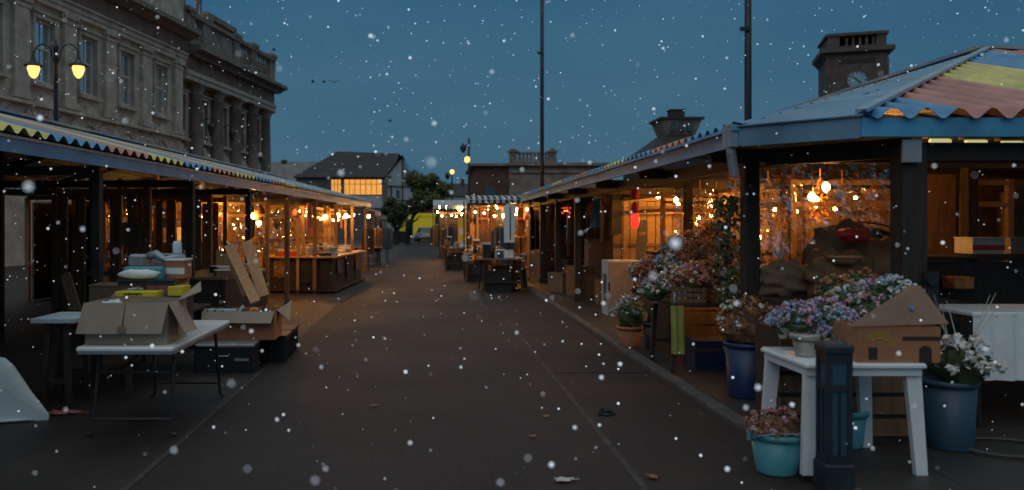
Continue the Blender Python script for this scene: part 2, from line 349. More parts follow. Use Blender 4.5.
# ------------------------------------------------------------------ ground
PZ = 0.05
struct('ground', MB().quad((-400,-20,0),(400,-20,0),(400,700,0),(-400,700,0)), 'asphalt')
struct('paving', MB().quad((-30,-5,.004),(-1.98,-5,.004),(-1.98,75,.004),(-30,75,.004)), 'pavers')
struct('pavement', MB().box(2.70, 40, 1.0, 75, -.05, PZ), 'flags')
kb = MB()
for i in range(60): kb.bbox((2.625, 1.5+i*.92, .0), (.144, .905, .108), .012)
struct('kerb', kb, 'kerb')
struct('gutter_line', MB().quad((-1.98,-5,.006),(-1.93,-5,.006),(-1.93,70,.006),(-1.98,70,.006)), 'line')
ml = MB(); ml.quad((1.36,-5,.004),(1.41,-5,.004),(1.41,70,.004),(1.36,70,.004))
for yy, xa, xb in ((9.0,-4.5,-1.98),(10.3,-5,-1.98),(14.2,1.41,2.5),(12.4,1.41,2.5),(23.5,-2,1.4),(9.2,1.41,2.5),(29,-2,1.4)): ml.quad((xa,yy,.009),(xb,yy,.009),(xb,yy+.035,.009),(xa,yy+.035,.009))
struct('road_marking', ml, 'line')
# drain grating by the kerb
g = thing('drain_grate', 'black slotted drain grate set in the road beside the teal bucket', 'drain', (2.12, 4.85, 0.004))
b = MB(); b.box(-.3,.3,-.2,.2,0,.006); b.build('frame', 'plastic_black', g)
b = MB()
for i in range(12): b.box(-.28+i*.047, -.255+i*.047, -.18,.18,.006,.014)
b.build('grating', 'steel_dark', g)

# ------------------------------------------------------------------ canopies
PITCH = 0.22
COLS = ['sheet_red', 'sheet_yellow', 'sheet_blue']
def wave_sheet(mb, v0, v1, edge, ridge, pitch=PITCH, amp=.032):
    """corrugated sheet between the eave line edge(v) and the ridge line ridge(v)"""
    n = max(8, int((v1-v0)/pitch*12)); vs = []; fs = []
    for i in range(n+1):
        v = v0+(v1-v0)*i/n; dz = amp*math.cos(2*math.pi*v/pitch)
        a, b_ = edge(v), ridge(v)
        for t in (0, .5, 1): vs.append((a[0]+(b_[0]-a[0])*t, a[1]+(b_[1]-a[1])*t, a[2]+(b_[2]-a[2])*t+dz))
    for i in range(n):
        for k in range(2): fs.append((i*3+k, (i+1)*3+k, (i+1)*3+k+1, i*3+k+1))
    mb.add(vs, fs)

LROT = -math.atan(0.07)
LORG = Vector((-4.15, 0, 0))
LT = Matrix.Translation(LORG) @ Matrix.Rotation(LROT, 4, 'Z')
def LP(u, v, z=0.004): return LT @ Vector((u, v, z))
can = thing('market_canopy', 'long blue-edged market canopy with red, yellow and blue corrugated roof before the stone town hall', 'canopy', LORG, LROT)
EZ, HW, SL = 2.50, 3.0, 0.275
v = 2.0; k = 0; BW = PITCH*5
while v < 28.6:
    v1 = min(v+BW, 28.7)
    b = MB(); wave_sheet(b, v, v1-.012, lambda t: (.10, t, EZ+.02), lambda t: (-HW, t, EZ+HW*SL))
    m = COLS[k % 3] if v < 17 else ('sheet_grey' if k % 4 else COLS[(k//4) % 3])
    b.build('roof_sheet', m, can, True)
    v += BW; k += 1
b = MB(); wave_sheet(b, 2, 28.7, lambda t: (-2*HW-.1, t, EZ+.02), lambda t: (-HW, t, EZ+HW*SL-.004)); b.build('rear_roof', 'sheet_grey', can, True)
b = MB(); b.box(-HW-.15,-HW+.15,2,28.75,EZ+HW*SL+.03,EZ+HW*SL+.07); b.build('ridge_cap', 'sheet_grey', can)
b = MB(); b.box(0, .035, 2, 28.7, EZ-.17, EZ-.02); b.box(-2*HW-.035, -2*HW, 2, 28.7, EZ-.17, EZ-.02); b.build('fascia', 'blue_paint', can)
b = MB(); b.box(.035, .05, 2, 28.7, EZ-.045, EZ-.02); b.build('fascia_trim', 'steel_pale', can)
b = MB()
for i in range(10):
    y = 3.2+i*2.8
    b.bar((0,y,EZ-.09),(-HW,y,EZ+HW*SL-.12),.06,.12); b.bar((-2*HW,y,EZ-.09),(-HW,y,EZ+HW*SL-.12),.06,.12); b.bar((-.1,y,EZ-.2),(-2*HW+.1,y,EZ-.2),.06,.1)
b.build('rafter', 'timber_dark', can)
b = MB()
for u in (-.9, -1.9, -4.1, -5.1): b.bar((u,2,EZ-.05+min(-u, 2*HW+u)*SL-.06),(u,28.7,EZ-.05+min(-u, 2*HW+u)*SL-.06),.05,.08)
b.build('purlin', 'timber_dark', can)
for i in range(10):
    for u in (-.12, -HW, -2*HW+.1):
        b = MB(); y = 3.2+i*2.8
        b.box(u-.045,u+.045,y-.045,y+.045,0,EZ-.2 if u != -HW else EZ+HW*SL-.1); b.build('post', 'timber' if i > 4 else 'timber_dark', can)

# right hall: hipped roof with a chamfered corner
rc = thing('market_hall_canopy', 'wide hipped market hall roof of coloured corrugated sheets with blue fascia over the flower stalls', 'canopy')
REX, REY, RS, RZ, RB = 2.75, 6.36, 0.3125, 2.56, 14.0
MIDX = (REX+RB)/2; TOPZ = RZ+(MIDX-REX)*RS; HIPY = REY+(MIDX-REX)
CH = .66
def rz_side(x): return RZ+(x-REX)*RS
RP = .26
def hip_end(t):                         # upper edge of the end face: chamfer facet edge, then the far hip
    if t <= MIDX: f = (t-REX-CH)/(MIDX-REX-CH)
    else: f = (RB-t)/(RB-MIDX)
    return (t, REY+f*(HIPY-REY)+.005, RZ+f*(TOPZ-RZ))
v = REX+CH; k = 2
while v < RB-.05:
    v1 = min(v+(RP*5 if k > 2 else RP*3), RB)
    b = MB(); wave_sheet(b, v, v1-.012, lambda t: (t, REY-.08, RZ+.02), hip_end, RP, .042); b.build('end_roof_sheet', COLS[k % 3], rc, True); v = v1; k += 1
v = REY+CH; k = 0
def hip_side(t):
    f = min(1, (t-REY-CH)/(HIPY-REY-CH)); return (REX+f*(MIDX-REX)+.005, t, RZ+f*(TOPZ-RZ))
while v < 27:
    v1 = min(v+PITCH*6, 27)
    b = MB(); wave_sheet(b, v, v1-.012, lambda t: (REX-.08, t, RZ+.02), hip_side); b.build('side_roof_sheet', ['sheet_blue','sheet_red','sheet_blue','sheet_yellow'][k % 4], rc, True); v = v1; k += 1
b = MB(); b.slab([(REX-.06,REY+CH,RZ),(REX+CH,REY-.06,RZ),(MIDX,HIPY,TOPZ+.01)],.012); b.build('corner_roof_facet', 'sheet_facet', rc)
b = MB(); wave_sheet(b, REY, 27, lambda t: (RB+.08, t, RZ+.02), lambda t: (RB-min(t-REY, MIDX-REX), t, RZ+min(t-REY, MIDX-REX)*RS)); b.build('rear_roof', 'sheet_grey', rc, True)
b = MB(); b.bar((REX+CH+.02,REY,RZ+.05),(MIDX,HIPY,TOPZ+.05),.09,.03); b.bar((RB,REY,RZ+.08),(MIDX,HIPY,TOPZ+.05),.22,.05); b.bar((MIDX,HIPY,TOPZ+.06),(MIDX,27,TOPZ+.06),.3,.05); b.build('ridge_cap', 'sheet_grey', rc)
b = MB()
b.box(REX-.035, REX, REY+CH, 27, RZ-.16, RZ-.01)
b.box(REX+CH, RB, REY-.035, REY, RZ-.16, RZ-.01)
b.box(RB, RB+.035, REY, 27, RZ-.16, RZ-.01)
b.build('fascia', 'blue_pale', rc)
b = MB(); b.bar((REX-.012,REY+CH+.012,RZ-.085),(REX+CH+.01,REY-.012,RZ-.085),.035,.17); b.build('corner_fascia', 'sheet_facet', rc)
b = MB(); b.box(REX-.1,REX+.0-.036,REY+CH,27,RZ-.03,RZ-.0); b.build('gutter', 'blue_pale', rc)
b = MB(); b.tube([(REX-.07,REY+CH+.1,RZ-.02),(REX-.07,REY+CH+.1,RZ-.22),(REX-.03,REY+CH+.13,RZ-.42)],.045,8); b.build('downpipe', 'steel_pale', rc)
b = MB(); b.box(REX-.11,REX-.037,REY+CH+.02,REY+CH+.2,RZ-.17,RZ+.03); b.build('gutter_hopper', 'sheet_grey', rc)
b = MB()
for i in range(8):
    y = 8.0+i*2.75
    b.bar((REX,y,RZ-.1),(MIDX,y,rz_side(MIDX)-.12 if y > HIPY else rz_side(REX+y-REY)-.12) if y > HIPY else (REX+y-REY,y,rz_side(REX+y-REY)-.12),.07,.14)
    b.bar((REX+.05,y,RZ-.17),(RB-.1,y,RZ-.17),.08,.14)
for i in range(5):
    x = 4.6+i*2.6; d = min(x-REX, RB-x); b.bar((x,REY,RZ-.1),(x,REY+d,RZ+d*RS-.12),.07,.14)
b.build('rafter', 'timber_dark', rc)
b = MB(); b.bar((3.22,7.6,RZ-.22),(3.95,6.6,RZ-.22),.1,.16); b.bar((3.2,8,RZ-.22),(3.2,27,RZ-.22),.1,.14); b.bar((4.0,6.55,RZ-.26),(RB-.4,6.55,RZ-.26),.1,.14); b.build('header_beam', 'timber_dark', rc)
def rpost(x, y, w, m='timber_dark'):
    b = MB(); b.bbox((x,y,(PZ+RZ-.2)/2), (w,w,RZ-.2-PZ), .015); b.box(x-w/2-.02,x+w/2+.02,y-w/2-.02,y+w/2+.02,PZ,PZ+.12); return b.build('post', m, rc)
for y in (8.0, 17.3, 20.0, 22.75, 25.5): rpost(3.2, y, .15)
rpost(4.1, 12.7, .13)
p = rpost(3.90, 6.52, .2)
b = MB(); b.box(3.76,3.91,6.36,6.384,RZ-.36,RZ-.18); b.build('bracket_plate', 'steel_pale', rc)
for x in (6.6, 9.2, 11.8): rpost(x, 6.6, .2)
for i in range(7):
    for x in (6.2, 9.6, 13.7): rpost(x, 9.2+i*2.75, .14)
for i, (x, y) in enumerate(((940, 139.5), (976, 137), (1012, 135))):
    t = thing('strip_light', ['short dim yellow strip light under the hall roof, first from the corner post', 'middle yellow strip light under the hall roof', 'yellow strip light under the hall roof nearest the edge of the view'][i], 'strip light', group='strip lights under the hall roof')
    t.location = W(x, y+3, 8.6); t.location.z = 2.60-.012*i
    b = MB(); b.box(-.16,.16,-.05,.05,.03,.07); b.build('housing', 'steel_pale', t)
    b = MB(); b.tube([(-.11,0,.0),(.11,0,.0)],.026,8); b.build('tube', 'tube', t)

# ------------------------------------------------------------------ bulbs
def cord_bulb(p, top, label, group, r=.05, m='bulb'):
    t = thing('light_bulb', label, 'light bulb', p, 0, group)
    b = MB(); b.blob((0,0,0),(r,r,r*1.15),12,8,0); o = b.build('glass_bulb', m, t, True)
    b = MB(); b.lathe([(.001,.115),(.028,.11),(.03,.06),(.024,.055)],(0,0,0),10); b.build('socket', 'plastic_black', t)
    b = MB(); b.tube([(0,0,.11),(0,0,top-p[2])],.006,5); b.build('cord', 'plastic_black', t)
    return t
GL = 'bare warm bulbs in the row of stalls below the town hall'
words_l = ['first', 'second', 'third', 'fourth', 'fifth', 'sixth', 'seventh', 'eighth']
for i, (x, y, Y) in enumerate(((253,216,17.2),(259,223,18.5),(308,212,21.2),(325,217,22.5),(338,215,23.6),(346,216,25.0),(353,215,26.2))):
    cord_bulb(W(x,y,Y), 2.9, f'bare warm bulb hanging over the lit counter row, {words_l[i]} along from the planks', GL)
GR = 'bare warm bulbs in the flower hall'
for i, (x, y, Y, l) in enumerate(((658,196,14.5,'warm bulb glowing in the golden booth behind the leaning plank'),(676,200,15.3,'lower of two warm bulbs in the golden booth behind the flowers'),
        (812,197,9.0,'lower warm bulb amid the crinkled film above the sacks'),(826,187,8.8,'upper warm bulb amid the crinkled film above the sacks'),(743,204,13.0,'warm bulb glowing beside the ivy on the post'),
        (727,205,17.5,'small warm bulb seen deep behind the ivy and dried flowers'))):
    cord_bulb(W(x,y,Y), 2.75, l, GR, .04)
GF = 'bare warm bulbs over the far stalls'
for i, (x, y, Y) in enumerate(((440,207,40),(446,207,39),(460,209,37),(489,208,28),(496,208,27.5),(503,216,26.5),(518,210,26))):
    cord_bulb(W(x,y,Y), W(x,y,Y).z+.3, f'warm bulb over the far stalls beside the hanging pale clothes, {words_l[i]} from the street', GF, .07)

for i, (u, vv, z) in enumerate(((-1.75,16.9,2.1),(-2.6,19.2,2.1),(-2.9,22.5,2.1))):  # half-hidden bulbs added for the orange glow between the stalls
    p = LP(u,vv,z); cord_bulb(p, 2.9, ['small warm bulb just past the slatted partition, above the planks','warm bulb set back deep in the first lit stall','warm bulb set back behind the dark counter'][i], GL, .045)
for i, (x, y, z) in enumerate(((5.4,11.2,2.05),(5.6,13.9,2.1))):  # bulbs added to warm the back of the hall booths
    cord_bulb(Vector((x,y,z)), 2.75, ['warm bulb at the back of the orange lit film booth','warm bulb at the back of the golden plank booth'][i], GR, .045)
rg = random.Random(77)
def festoon(label, p, q, n, drop=.10, r=.03, rz=0):  # little bulbs added for glitter and extra warm light
    """one string of little bulbs slung between two points"""
    p, q = Vector(p), Vector(q); t = thing('string_lights', label, 'string lights', p, 0, 'strings of little warm lights')
    pts = [((q-p)*k/(n*2)) + Vector((0,0,-.18*math.sin(math.pi*k/(n*2)))) for k in range(n*2+1)]
    b = MB(); b.tube(pts,.006,4); b.build('cable', 'plastic_black', t)
    for k in range(n):
        c = pts[2*k+1]; b = MB(); b.ico((c.x+rg.uniform(-.03,.03),c.y,c.z-drop-rg.uniform(0,.12)),r); b.build('bulb', 'bulb_small', t, True)
festoon('string of little warm lights along the eave above the dark counter', LP(-.6,19.8,2.22), LP(-.6,28.2,2.22), 9)
festoon('string of little warm lights deep inside the lit stalls', LP(-2.4,16.6,2.2), LP(-2.9,27.5,2.2), 8)
festoon('string of little warm lights at the front of the striped awning', (1.2,24.3,2.3), (3.1,24.3,2.3), 6, .06)
festoon('string of little warm lights under the low pale awning', (.2,37.2,2.4), (1.8,37.2,2.4), 7, .05, .04)
festoon('string of little warm lights along the golden plank booth', (4.0,13.2,2.2), (5.9,15.6,2.25), 6)
festoon('string of little warm lights behind the ivy and dried flowers', (4.1,10.6,2.25), (6.4,11.8,2.25), 6)
# ------------------------------------------------------------------ booths, counters, tables
def booth(label, loc, rz, wx, wy, h=2.15, mw='ply', group='timber booths under the canopies', back=True, seed=0):
    """timber booth open to -x (street): posts, rails, boarded back, shelves"""
    rg = random.Random(seed)
    t = thing('market_stall', label, 'market stall', loc, rz, group)
    for sx in (0, wx):
        for sy in (0, wy):
            b = MB(); b.box(sx-.035,sx+.035,sy-.035,sy+.035,0,h); b.build('post', mw, t)
    b = MB()
    for z in (h-.04, 1.9):
        b.box(.036,wx-.036,-.02,.02,z-.03,z+.03); b.box(.036,wx-.036,wy-.02,wy+.02,z-.03,z+.03); b.box(-.02,.02,.036,wy-.036,z-.03,z+.03)
    b.build('rail', mw, t)
    if back:
        b = MB(); n = int(wy/.19)
        for i in range(n):
            b.box(wx-.03+rg.uniform(-.01,.01), wx, .05+i*(wy-.1)/n, .05+(i+.93)*(wy-.1)/n, .05, h-.08-rg.uniform(0,.12))
        b.build('back_boards', mw, t)
    for z in (.75, 1.3):
        b = MB(); b.box(wx*.55,wx-.05,.06,wy-.06,z,z+.03); b.build('shelf', mw, t)
    return t

def shelf_goods(name, label, cat, loc, d, m, rz=0, kind='box', group=None):
    """small goods: lidded box / bundle / bag / roll"""
    t = thing(name, label, cat, loc, rz, group); x, y, z = d
    if kind == 'box':
        b = MB(); b.bbox((0,0,z*.44),(x,y,z*.88),.006); b.build('body', m, t)
        b = MB(); b.bbox((0,0,z*.93),(x*1.05,y*1.05,z*.14),.006); b.build('lid', 'paper', t)
    elif kind == 'bag':
        b = MB(); b.blob((0,0,z*.42),(x*.5,y*.5,z*.45),14,9,.16,2.2,hash(label)%97); b.build('sack_body', m, t, True)
        b = MB(); b.lathe([(x*.08,z*.8),(x*.05,z*.9),(x*.14,z*1.02)],(0,0,0),9); b.build('tied_neck', m, t, True)
    elif kind == 'rolls':
        for i in range(3):
            b = MB(); b.lathe([(.001,0),(x*.16,0),(x*.16,z*rnd.uniform(.8,1)),(.001,z)],(-x*.33+i*x*.33,rnd.uniform(-.02,.02),0),10); b.build('roll', m, t, True)
    return t

def trestle(label, loc, rz, wx, wy, h, mtop='timber', mleg='timber_dark', group=None, skirt=None, name='stall_table'):
    t = thing(name, label, 'table', loc, rz, group)
    b = MB(); b.bbox((0,0,h-.02),(wx,wy,.04),.006); b.build('tabletop', mtop, t)
    for sx in (-1,1):
        for sy in (-1,1):
            b = MB(); b.bar((sx*(wx/2-.08),sy*(wy/2-.08),0),(sx*(wx/2-.12),sy*(wy/2-.12),h-.041),.05); b.build('leg', mleg, t)
    for sy in (-1,1): b = MB(); b.bar((-(wx/2-.12),sy*(wy/2-.1),.25),((wx/2-.12),sy*(wy/2-.1),.25),.03,.04); b.build('stretcher', mleg, t)
    if skirt:
        b = MB(); b.box(-wx/2+.03,wx/2-.03,-wy/2+.02,-wy/2+.035,.03,h-.05); b.box(wx/2-.035,wx/2-.02,-wy/2+.04,wy/2-.02,.03,h-.05); b.box(-wx/2+.02,-wx/2+.035,-wy/2+.04,wy/2-.02,.03,h-.05); b.build('skirt', skirt, t)
    return t

# lit booths of the row below the town hall
mir = math.pi
lab_l = ['golden lit timber stall nearest the leaning planks', 'golden lit timber stall behind the dark counter, second of three', 'golden lit timber stall at the far end of the dark counter']
for i, vv in enumerate((17.0, 20.4, 23.8)):
    booth(lab_l[i], LP(-.55, vv+3.0), LROT+mir, 3.6, 2.8, 2.2, 'ply', seed=i)
lw = ['nearest the planks', 'in the middle', 'at the far end']
cats = ['box','bag','rolls']
for i, vv in enumerate((17.0, 20.4, 23.8)):
    for j in range(6):
        kd = cats[(i+j) % 3]; z = (.782, 1.332)[j % 2]
        p = LP(-3.3, vv+.5+j*.45, z+.004)
        nm = {'box':'storage_box','bag':'goods_bag','rolls':'fabric_rolls'}[kd]
        lb = {'box':'lidded box','bag':'tied cloth bag','rolls':'upright rolls of cloth'}[kd]
        shelf_goods(nm, f'{words_l[j]} {lb} along the {"lower" if j%2==0 else "upper"} shelf, lit stall {lw[i]}', nm.split('_')[-1].rstrip('s'), p, (.34,.3,.3), ['card','cloth_brown','rose','paper','sky_blue','timber_pale'][(i*2+j) % 6], LROT, kd, 'goods on the shelves of the lit stalls')
# posts and slats between the dark stalls: slim partitions that catch the glow
for i, (vv, u0, u1) in enumerate(((12.4,-1.1,-2.6),(14.6,-.9,-2.2),(16.4,-1.2,-2.4),(18.6,-3.6,-5.6))):
    t = thing('stall_partition', ['slatted timber partition in the dark stalls behind the yellow boxes','slatted timber partition beside the leaning arched board','slatted timber partition catching orange glow before the lit stalls','slatted timber partition deep in the lit stalls'][i], 'partition', LP(0,vv), LROT, 'slatted partitions of the dark stalls')
    for u in (u0, u1): b = MB(); b.box(u-.04,u+.04,-.04,.04,0,2.3); b.build('post', 'timber', t)
    b = MB()
    for k in range(5): b.box(u1+.05+(u0-u1-.1)*k/5, u1+.05+(u0-u1-.1)*(k+.55)/5, -.012,.012,.1,2.15)
    b.build('slats', 'timber', t)
    for z0, z1 in ((2.16,2.26),(.9,.98)): b = MB(); b.box(u1+.041,u0-.041,-.03,-.013,z0,z1); b.build('rail', 'timber', t)
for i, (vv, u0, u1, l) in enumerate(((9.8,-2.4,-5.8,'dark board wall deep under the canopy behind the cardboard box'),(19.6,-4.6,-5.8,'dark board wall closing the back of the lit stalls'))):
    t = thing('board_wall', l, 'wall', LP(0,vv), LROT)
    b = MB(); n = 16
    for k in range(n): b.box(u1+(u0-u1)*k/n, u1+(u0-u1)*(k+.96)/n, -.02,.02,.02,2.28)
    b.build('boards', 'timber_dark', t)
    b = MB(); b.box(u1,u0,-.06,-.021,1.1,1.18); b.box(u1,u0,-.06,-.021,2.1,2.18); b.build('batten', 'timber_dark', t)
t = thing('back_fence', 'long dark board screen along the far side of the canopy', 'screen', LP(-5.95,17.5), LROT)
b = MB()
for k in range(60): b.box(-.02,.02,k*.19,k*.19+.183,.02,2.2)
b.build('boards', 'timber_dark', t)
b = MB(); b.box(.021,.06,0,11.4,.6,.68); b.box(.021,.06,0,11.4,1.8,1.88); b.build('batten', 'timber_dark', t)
# plywood hatch that catches the glow
p = W(132,222,12.5)
t = thing('notice_board', 'brown plywood hatch with square opening hung in the dark stall above the yellow boxes', 'hatch', (p.x,p.y,1.38), LROT)
b = MB(); b.box(-.2,.24,0,.03,0,.36); b.build('panel', 'ply', t)
b = MB(); b.box(-.22,-.16,-.02,.04,-.3,1.05); b.box(.2,.26,-.02,.04,.361,.92); b.box(-.159,.199,-.02,.04,.93,1.0); b.build('frame', 'ply', t)

# the long dark counter with goods, edges protruding into the street
ct = thing('stall_counter', 'long dark boarded market counter with pale worn top under the row of bulbs', 'counter')
A, B_, C_, D_ = W(268,291,20.2), W(331,293,20), W(361,281,24.5), W(300,278,24.7)
b = MB()
for (p, q, n) in ((A, B_, 14), (B_, C_, 22)):
    for i in range(n):
        p0 = p.lerp(q, i/n); p1 = p.lerp(q, (i+.94)/n); b.bar((p0.x,p0.y,.47),(p1.x,p1.y,.47),.03,.80)
b.build('front_boards', 'timber_dark', ct)
top = [(A.x-.05,A.y-.2,.88),(B_.x+.15,B_.y-.2,.88),(C_.x+.15,C_.y+.1,.88),(D_.x,D_.y+.1,.88)]
for i_, (f0, f1, dz, m_) in enumerate(((.1,.3,.5,'cloth_brown'),(.5,.78,.62,'cloth_dark'),(.12,.26,.42,'card_dark'),(.4,.6,.6,'cloth_dark'),(.72,.9,.5,'cloth_brown'))):
    p_, q_ = (A, B_) if i_ < 2 else (B_, C_); nrm = Vector((0,-.04,0)) if i_ < 2 else Vector((.04,0,0)); b = MB(); vs = []; fs = []
    for k in range(9):
        c_ = p_.lerp(q_, f0+(f1-f0)*k/8)+nrm*(1+.5*math.sin(k*2.1)); vs += [(c_.x,c_.y,.875),(c_.x+nrm.x*.6,c_.y+nrm.y*.6,.875-dz+.03*math.sin(k*1.3+i_))]
    for k in range(8): fs.append((2*k,2*k+1,2*k+3,2*k+2))
    b.add(vs, fs); b.build('hanging_cloth', m_, ct, True)
b = MB(); b.slab(top, .04); b.build('countertop', 'timber_pale', ct)
b = MB(); b.slab([(x,y,.05) for x,y,z in top], .03); b.build('base_shelf', 'timber_dark', ct)
gl = ['red folded cloth bundle','pale paper parcel','black lidded tub','brown tied bag','small white carton','tan wicker tray','dark roll of cloth','cream folded towels']
for i in range(8):
    f = (i+.5)/8; p = Vector(top[0]).lerp(Vector(top[1]), .3+.55*((i*.37) % 1)) .lerp(Vector(top[3]).lerp(Vector(top[2]), .3+.6*((i*.37) % 1)), f)
    shelf_goods('counter_goods', gl[i]+' lying on the long dark counter under the bulbs', 'goods', (p.x,p.y,.924), (.42,.34,[.14,.2,.22,.3,.18,.1,.25,.16][i]), ['red','paper','plastic_black','cloth_brown','plastic_white','wicker','cloth_dark','cream'][i], i, ['box','box','box','bag','box','box','rolls','box'][i], 'goods on the long dark counter')
rg = random.Random(41)
ad = ['small tan','flat cream','little red','narrow dark','squat brown','tiny blue','long pale','round topped rosy','worn brown','upright white','stubby black','wide tan']
for i in range(12):
    f, g_ = rg.uniform(.05,.95), rg.uniform(.08,.92); p = Vector(top[0]).lerp(Vector(top[1]), g_).lerp(Vector(top[3]).lerp(Vector(top[2]), g_), f)
    shelf_goods('counter_goods', f'{ad[i]} piece among the clutter on the long dark counter', 'goods', (p.x,p.y,.924), (rg.uniform(.12,.3),rg.uniform(.12,.3),rg.uniform(.06,.3)), ['timber_pale','cream','red','cloth_dark','cloth_brown','sky_blue','paper','rose','wicker','plastic_white','plastic_black','card'][i], rg.random()*3, ['box','box','bag','rolls','bag','box','box','bag','box','rolls','box','box'][i], 'goods on the long dark counter')
for i in range(7):
    p = Vector((-3.35,12.6,.957)) + Vector((rg.uniform(-.1,.42), -.95+i*.3, 0))
    shelf_goods('table_goods', f'{ad[i]} goods on the brown timber stall table with the arched board', 'goods', p, (rg.uniform(.12,.25),.2,rg.uniform(.06,.2)), ['card_dark','paper','rose','cloth_dark','wicker','plastic_navy','timber_pale'][i], rg.random(), ['box','box','bag','box','bag','box','box'][i], 'goods on the brown stall table')
# hanging goods under the left lit row
for i in range(9):
    vv = 17.3+i*1.05; p = LP(-.75-.5*(i % 3), vv, 0); h = .35+.2*((i*5) % 3)
    t = thing('hanging_bag', f'dark hanging bag on a hook under the lit canopy, {["by the first bulb","second in line","before the post","behind the counter corner","over the counter middle","by the paired bulbs","over the far counter","near the end post","at the canopy end"][i]}', 'bag', (p.x,p.y,2.28), LROT, 'bags hung under the lit canopy')
    b = MB(); b.blob((0,0,-.15-h/2),(.12,.07,h/2),10,8,.12,2,i); b.build('bag_body', ['cloth_brown','cloth_dark','wicker','rose'][i % 4], t, True)
    b = MB(); b.tube([(-.07,0,-.2),(-.05,0,-.05),(0,0,0),(.05,0,-.05),(.07,0,-.2)],.008,5); b.build('handle', 'cloth_dark', t)

# small pale canopy past the row and a stall under it
t = thing('small_awning', 'small pale grey awning beyond the end of the long canopy', 'awning', (-2.9,33.0,0))
b = MB(); b.slab([(-1.6,-1.8,2.75),(-1.6,1.8,2.75),(.75,1.8,2.25),(.75,-1.8,2.25)],-.03); b.build('sheet', 'render_pale', t)
for sx in (-1.5,.65):
    for sy in (-1.6,1.6): b = MB(); b.box(sx-.03,sx+.03,sy-.03,sy+.03,0,2.25 if sx > 0 else 2.7); b.build('post', 'timber', t)
b = MB(); b.box(.751,.765,-1.8,1.8,2.08,2.26); b.build('valance', 'render_pale', t)
cord_bulb((-2.5,32.6,2.05),2.4,'single warm bulb under the small pale awning beyond the canopy',None,.06)
trestle('low timber table loaded with dark crates under the small pale awning', (-2.6,33.4,0),.07,1.2,2.6,.8,'timber')
for i in range(3):
    p = LP(-.35-.1*(i % 2), 30.5+i*3.0); 
    t = thing('clothes_rail', f'dark rail of hanging clothes past the long canopy, {words_l[i]} from the counter', 'clothes rail', p, LROT+.2, 'clothes rails beside the far street')
    for sy in (-.6,.6): b = MB(); b.tube([(0,sy,0),(0,sy,1.6)],.02,6); b.build('upright', 'steel_dark', t)
    b = MB(); b.tube([(0,-.6,1.6),(0,.6,1.6)],.018,6); b.build('rail', 'steel_dark', t)
    for j in range(6):
        b = MB(); b.bbox((0,-.48+j*.19,1.08),(.42,.08,.95-.1*(j % 3)),.03); b.build('garment', ['cloth_dark','cloth_brown','plastic_navy','rose'][(i+j) % 4], t)

# ------------------------------------------------------------------ near left: folding table and its load
TB = thing('folding_table', 'white folding table on black steel legs carrying the open cardboard box', 'table', (-2.39, 7.15, .004))
b = MB(); b.bbox((0,0,.725),(.76,1.8,.03),.012); b.build('tabletop', 'plastic_white', TB)
b = MB(); b.box(-.37,.37,-.89,-.875,.685,.709); b.box(-.37,.37,.875,.89,.685,.709); b.box(-.375,-.36,-.87,.87,.68,.709); b.box(.36,.375,-.87,.87,.68,.709); b.build('apron', 'steel_pale', TB)
for s in (-1, 1):
    y0, y1 = s*.62, s*.74
    for sx in (-1, 1):
        b = MB(); b.tube([(sx*.30,y0,.70),(sx*.32,y1,.03)],.014,8)
        b.tube([(sx*.32,y1,.03),(sx*.36,y1,.013)],.015,8); b.build('leg', 'steel_dark', TB)
    for zz, xx, yy in ((.5,.305,y0+s*.03),(.14,.318,y1-s*.01)): b = MB(); b.tube([(-xx,yy,zz),(xx,yy,zz)],.011,7); b.build('crossbar', 'steel_dark', TB)
    for sx in (-1,1): b = MB(); b.tube([(0,s*.18,.70),(sx*.15,y0+s*.035,.49)],.009,6); b.build('brace', 'steel_dark', TB)
TZ = .748
# big open carton
t = thing('cardboard_box', 'large open cardboard box with flaps hanging out on the white folding table', 'cardboard box', (-2.42, 6.62, TZ), R(-1))
wx, wy, h, th = .66, .48, .33, .006
b = MB(); b.box(-wx/2,wx/2,-wy/2,-wy/2+th,0,h); b.box(-wx/2,wx/2,wy/2-th,wy/2,0,h); b.box(-wx/2,-wx/2+th,-wy/2+th,wy/2-th,0,h); b.box(wx/2-th,wx/2,-wy/2+th,wy/2-th,0,h); b.box(-wx/2+th,wx/2-th,-wy/2+th,wy/2-th,.001,.008); b.build('carton', 'card', t)
b = MB()
b.slab([(-wx/2-.01,-wy/2-.002,h+.002),(-.006,-wy/2-.002,h+.002),(-.01,-wy/2-.09,h-.235),(-wx/2-.035,-wy/2-.09,h-.235)],.005)
b.slab([(.0,-wy/2-.002,h+.002),(wx/2+.01,-wy/2-.002,h+.002),(wx/2-.02,-wy/2-.075,h-.235),(.004,-wy/2-.085,h-.235)],.005); b.build('front_flap', 'card', t)
b = MB(); b.slab([(wx/2+.003,-wy/2+.02,h),(wx/2+.003,.1,h),(wx/2+.16,.02,h-.24),(wx/2+.15,-wy/2-.02,h-.23)],.005); b.build('side_flap', 'card', t)
b = MB(); b.slab([(wx/2-.05,wy/2,h),(wx/2+.02,-.02,h),(wx/2+.19,.04,h+.07),(wx/2+.13,wy/2-.02,h+.14)],.005); b.build('side_flap', 'card', t)
b = MB(); b.slab([(-wx/2,wy/2-.003,h),(wx/2-.06,wy/2-.003,h),(wx/2-.1,wy/2+.16,h-.02),(-wx/2-.02,wy/2+.15,h+.02)],.005); b.build('rear_flap', 'card_dark', t)
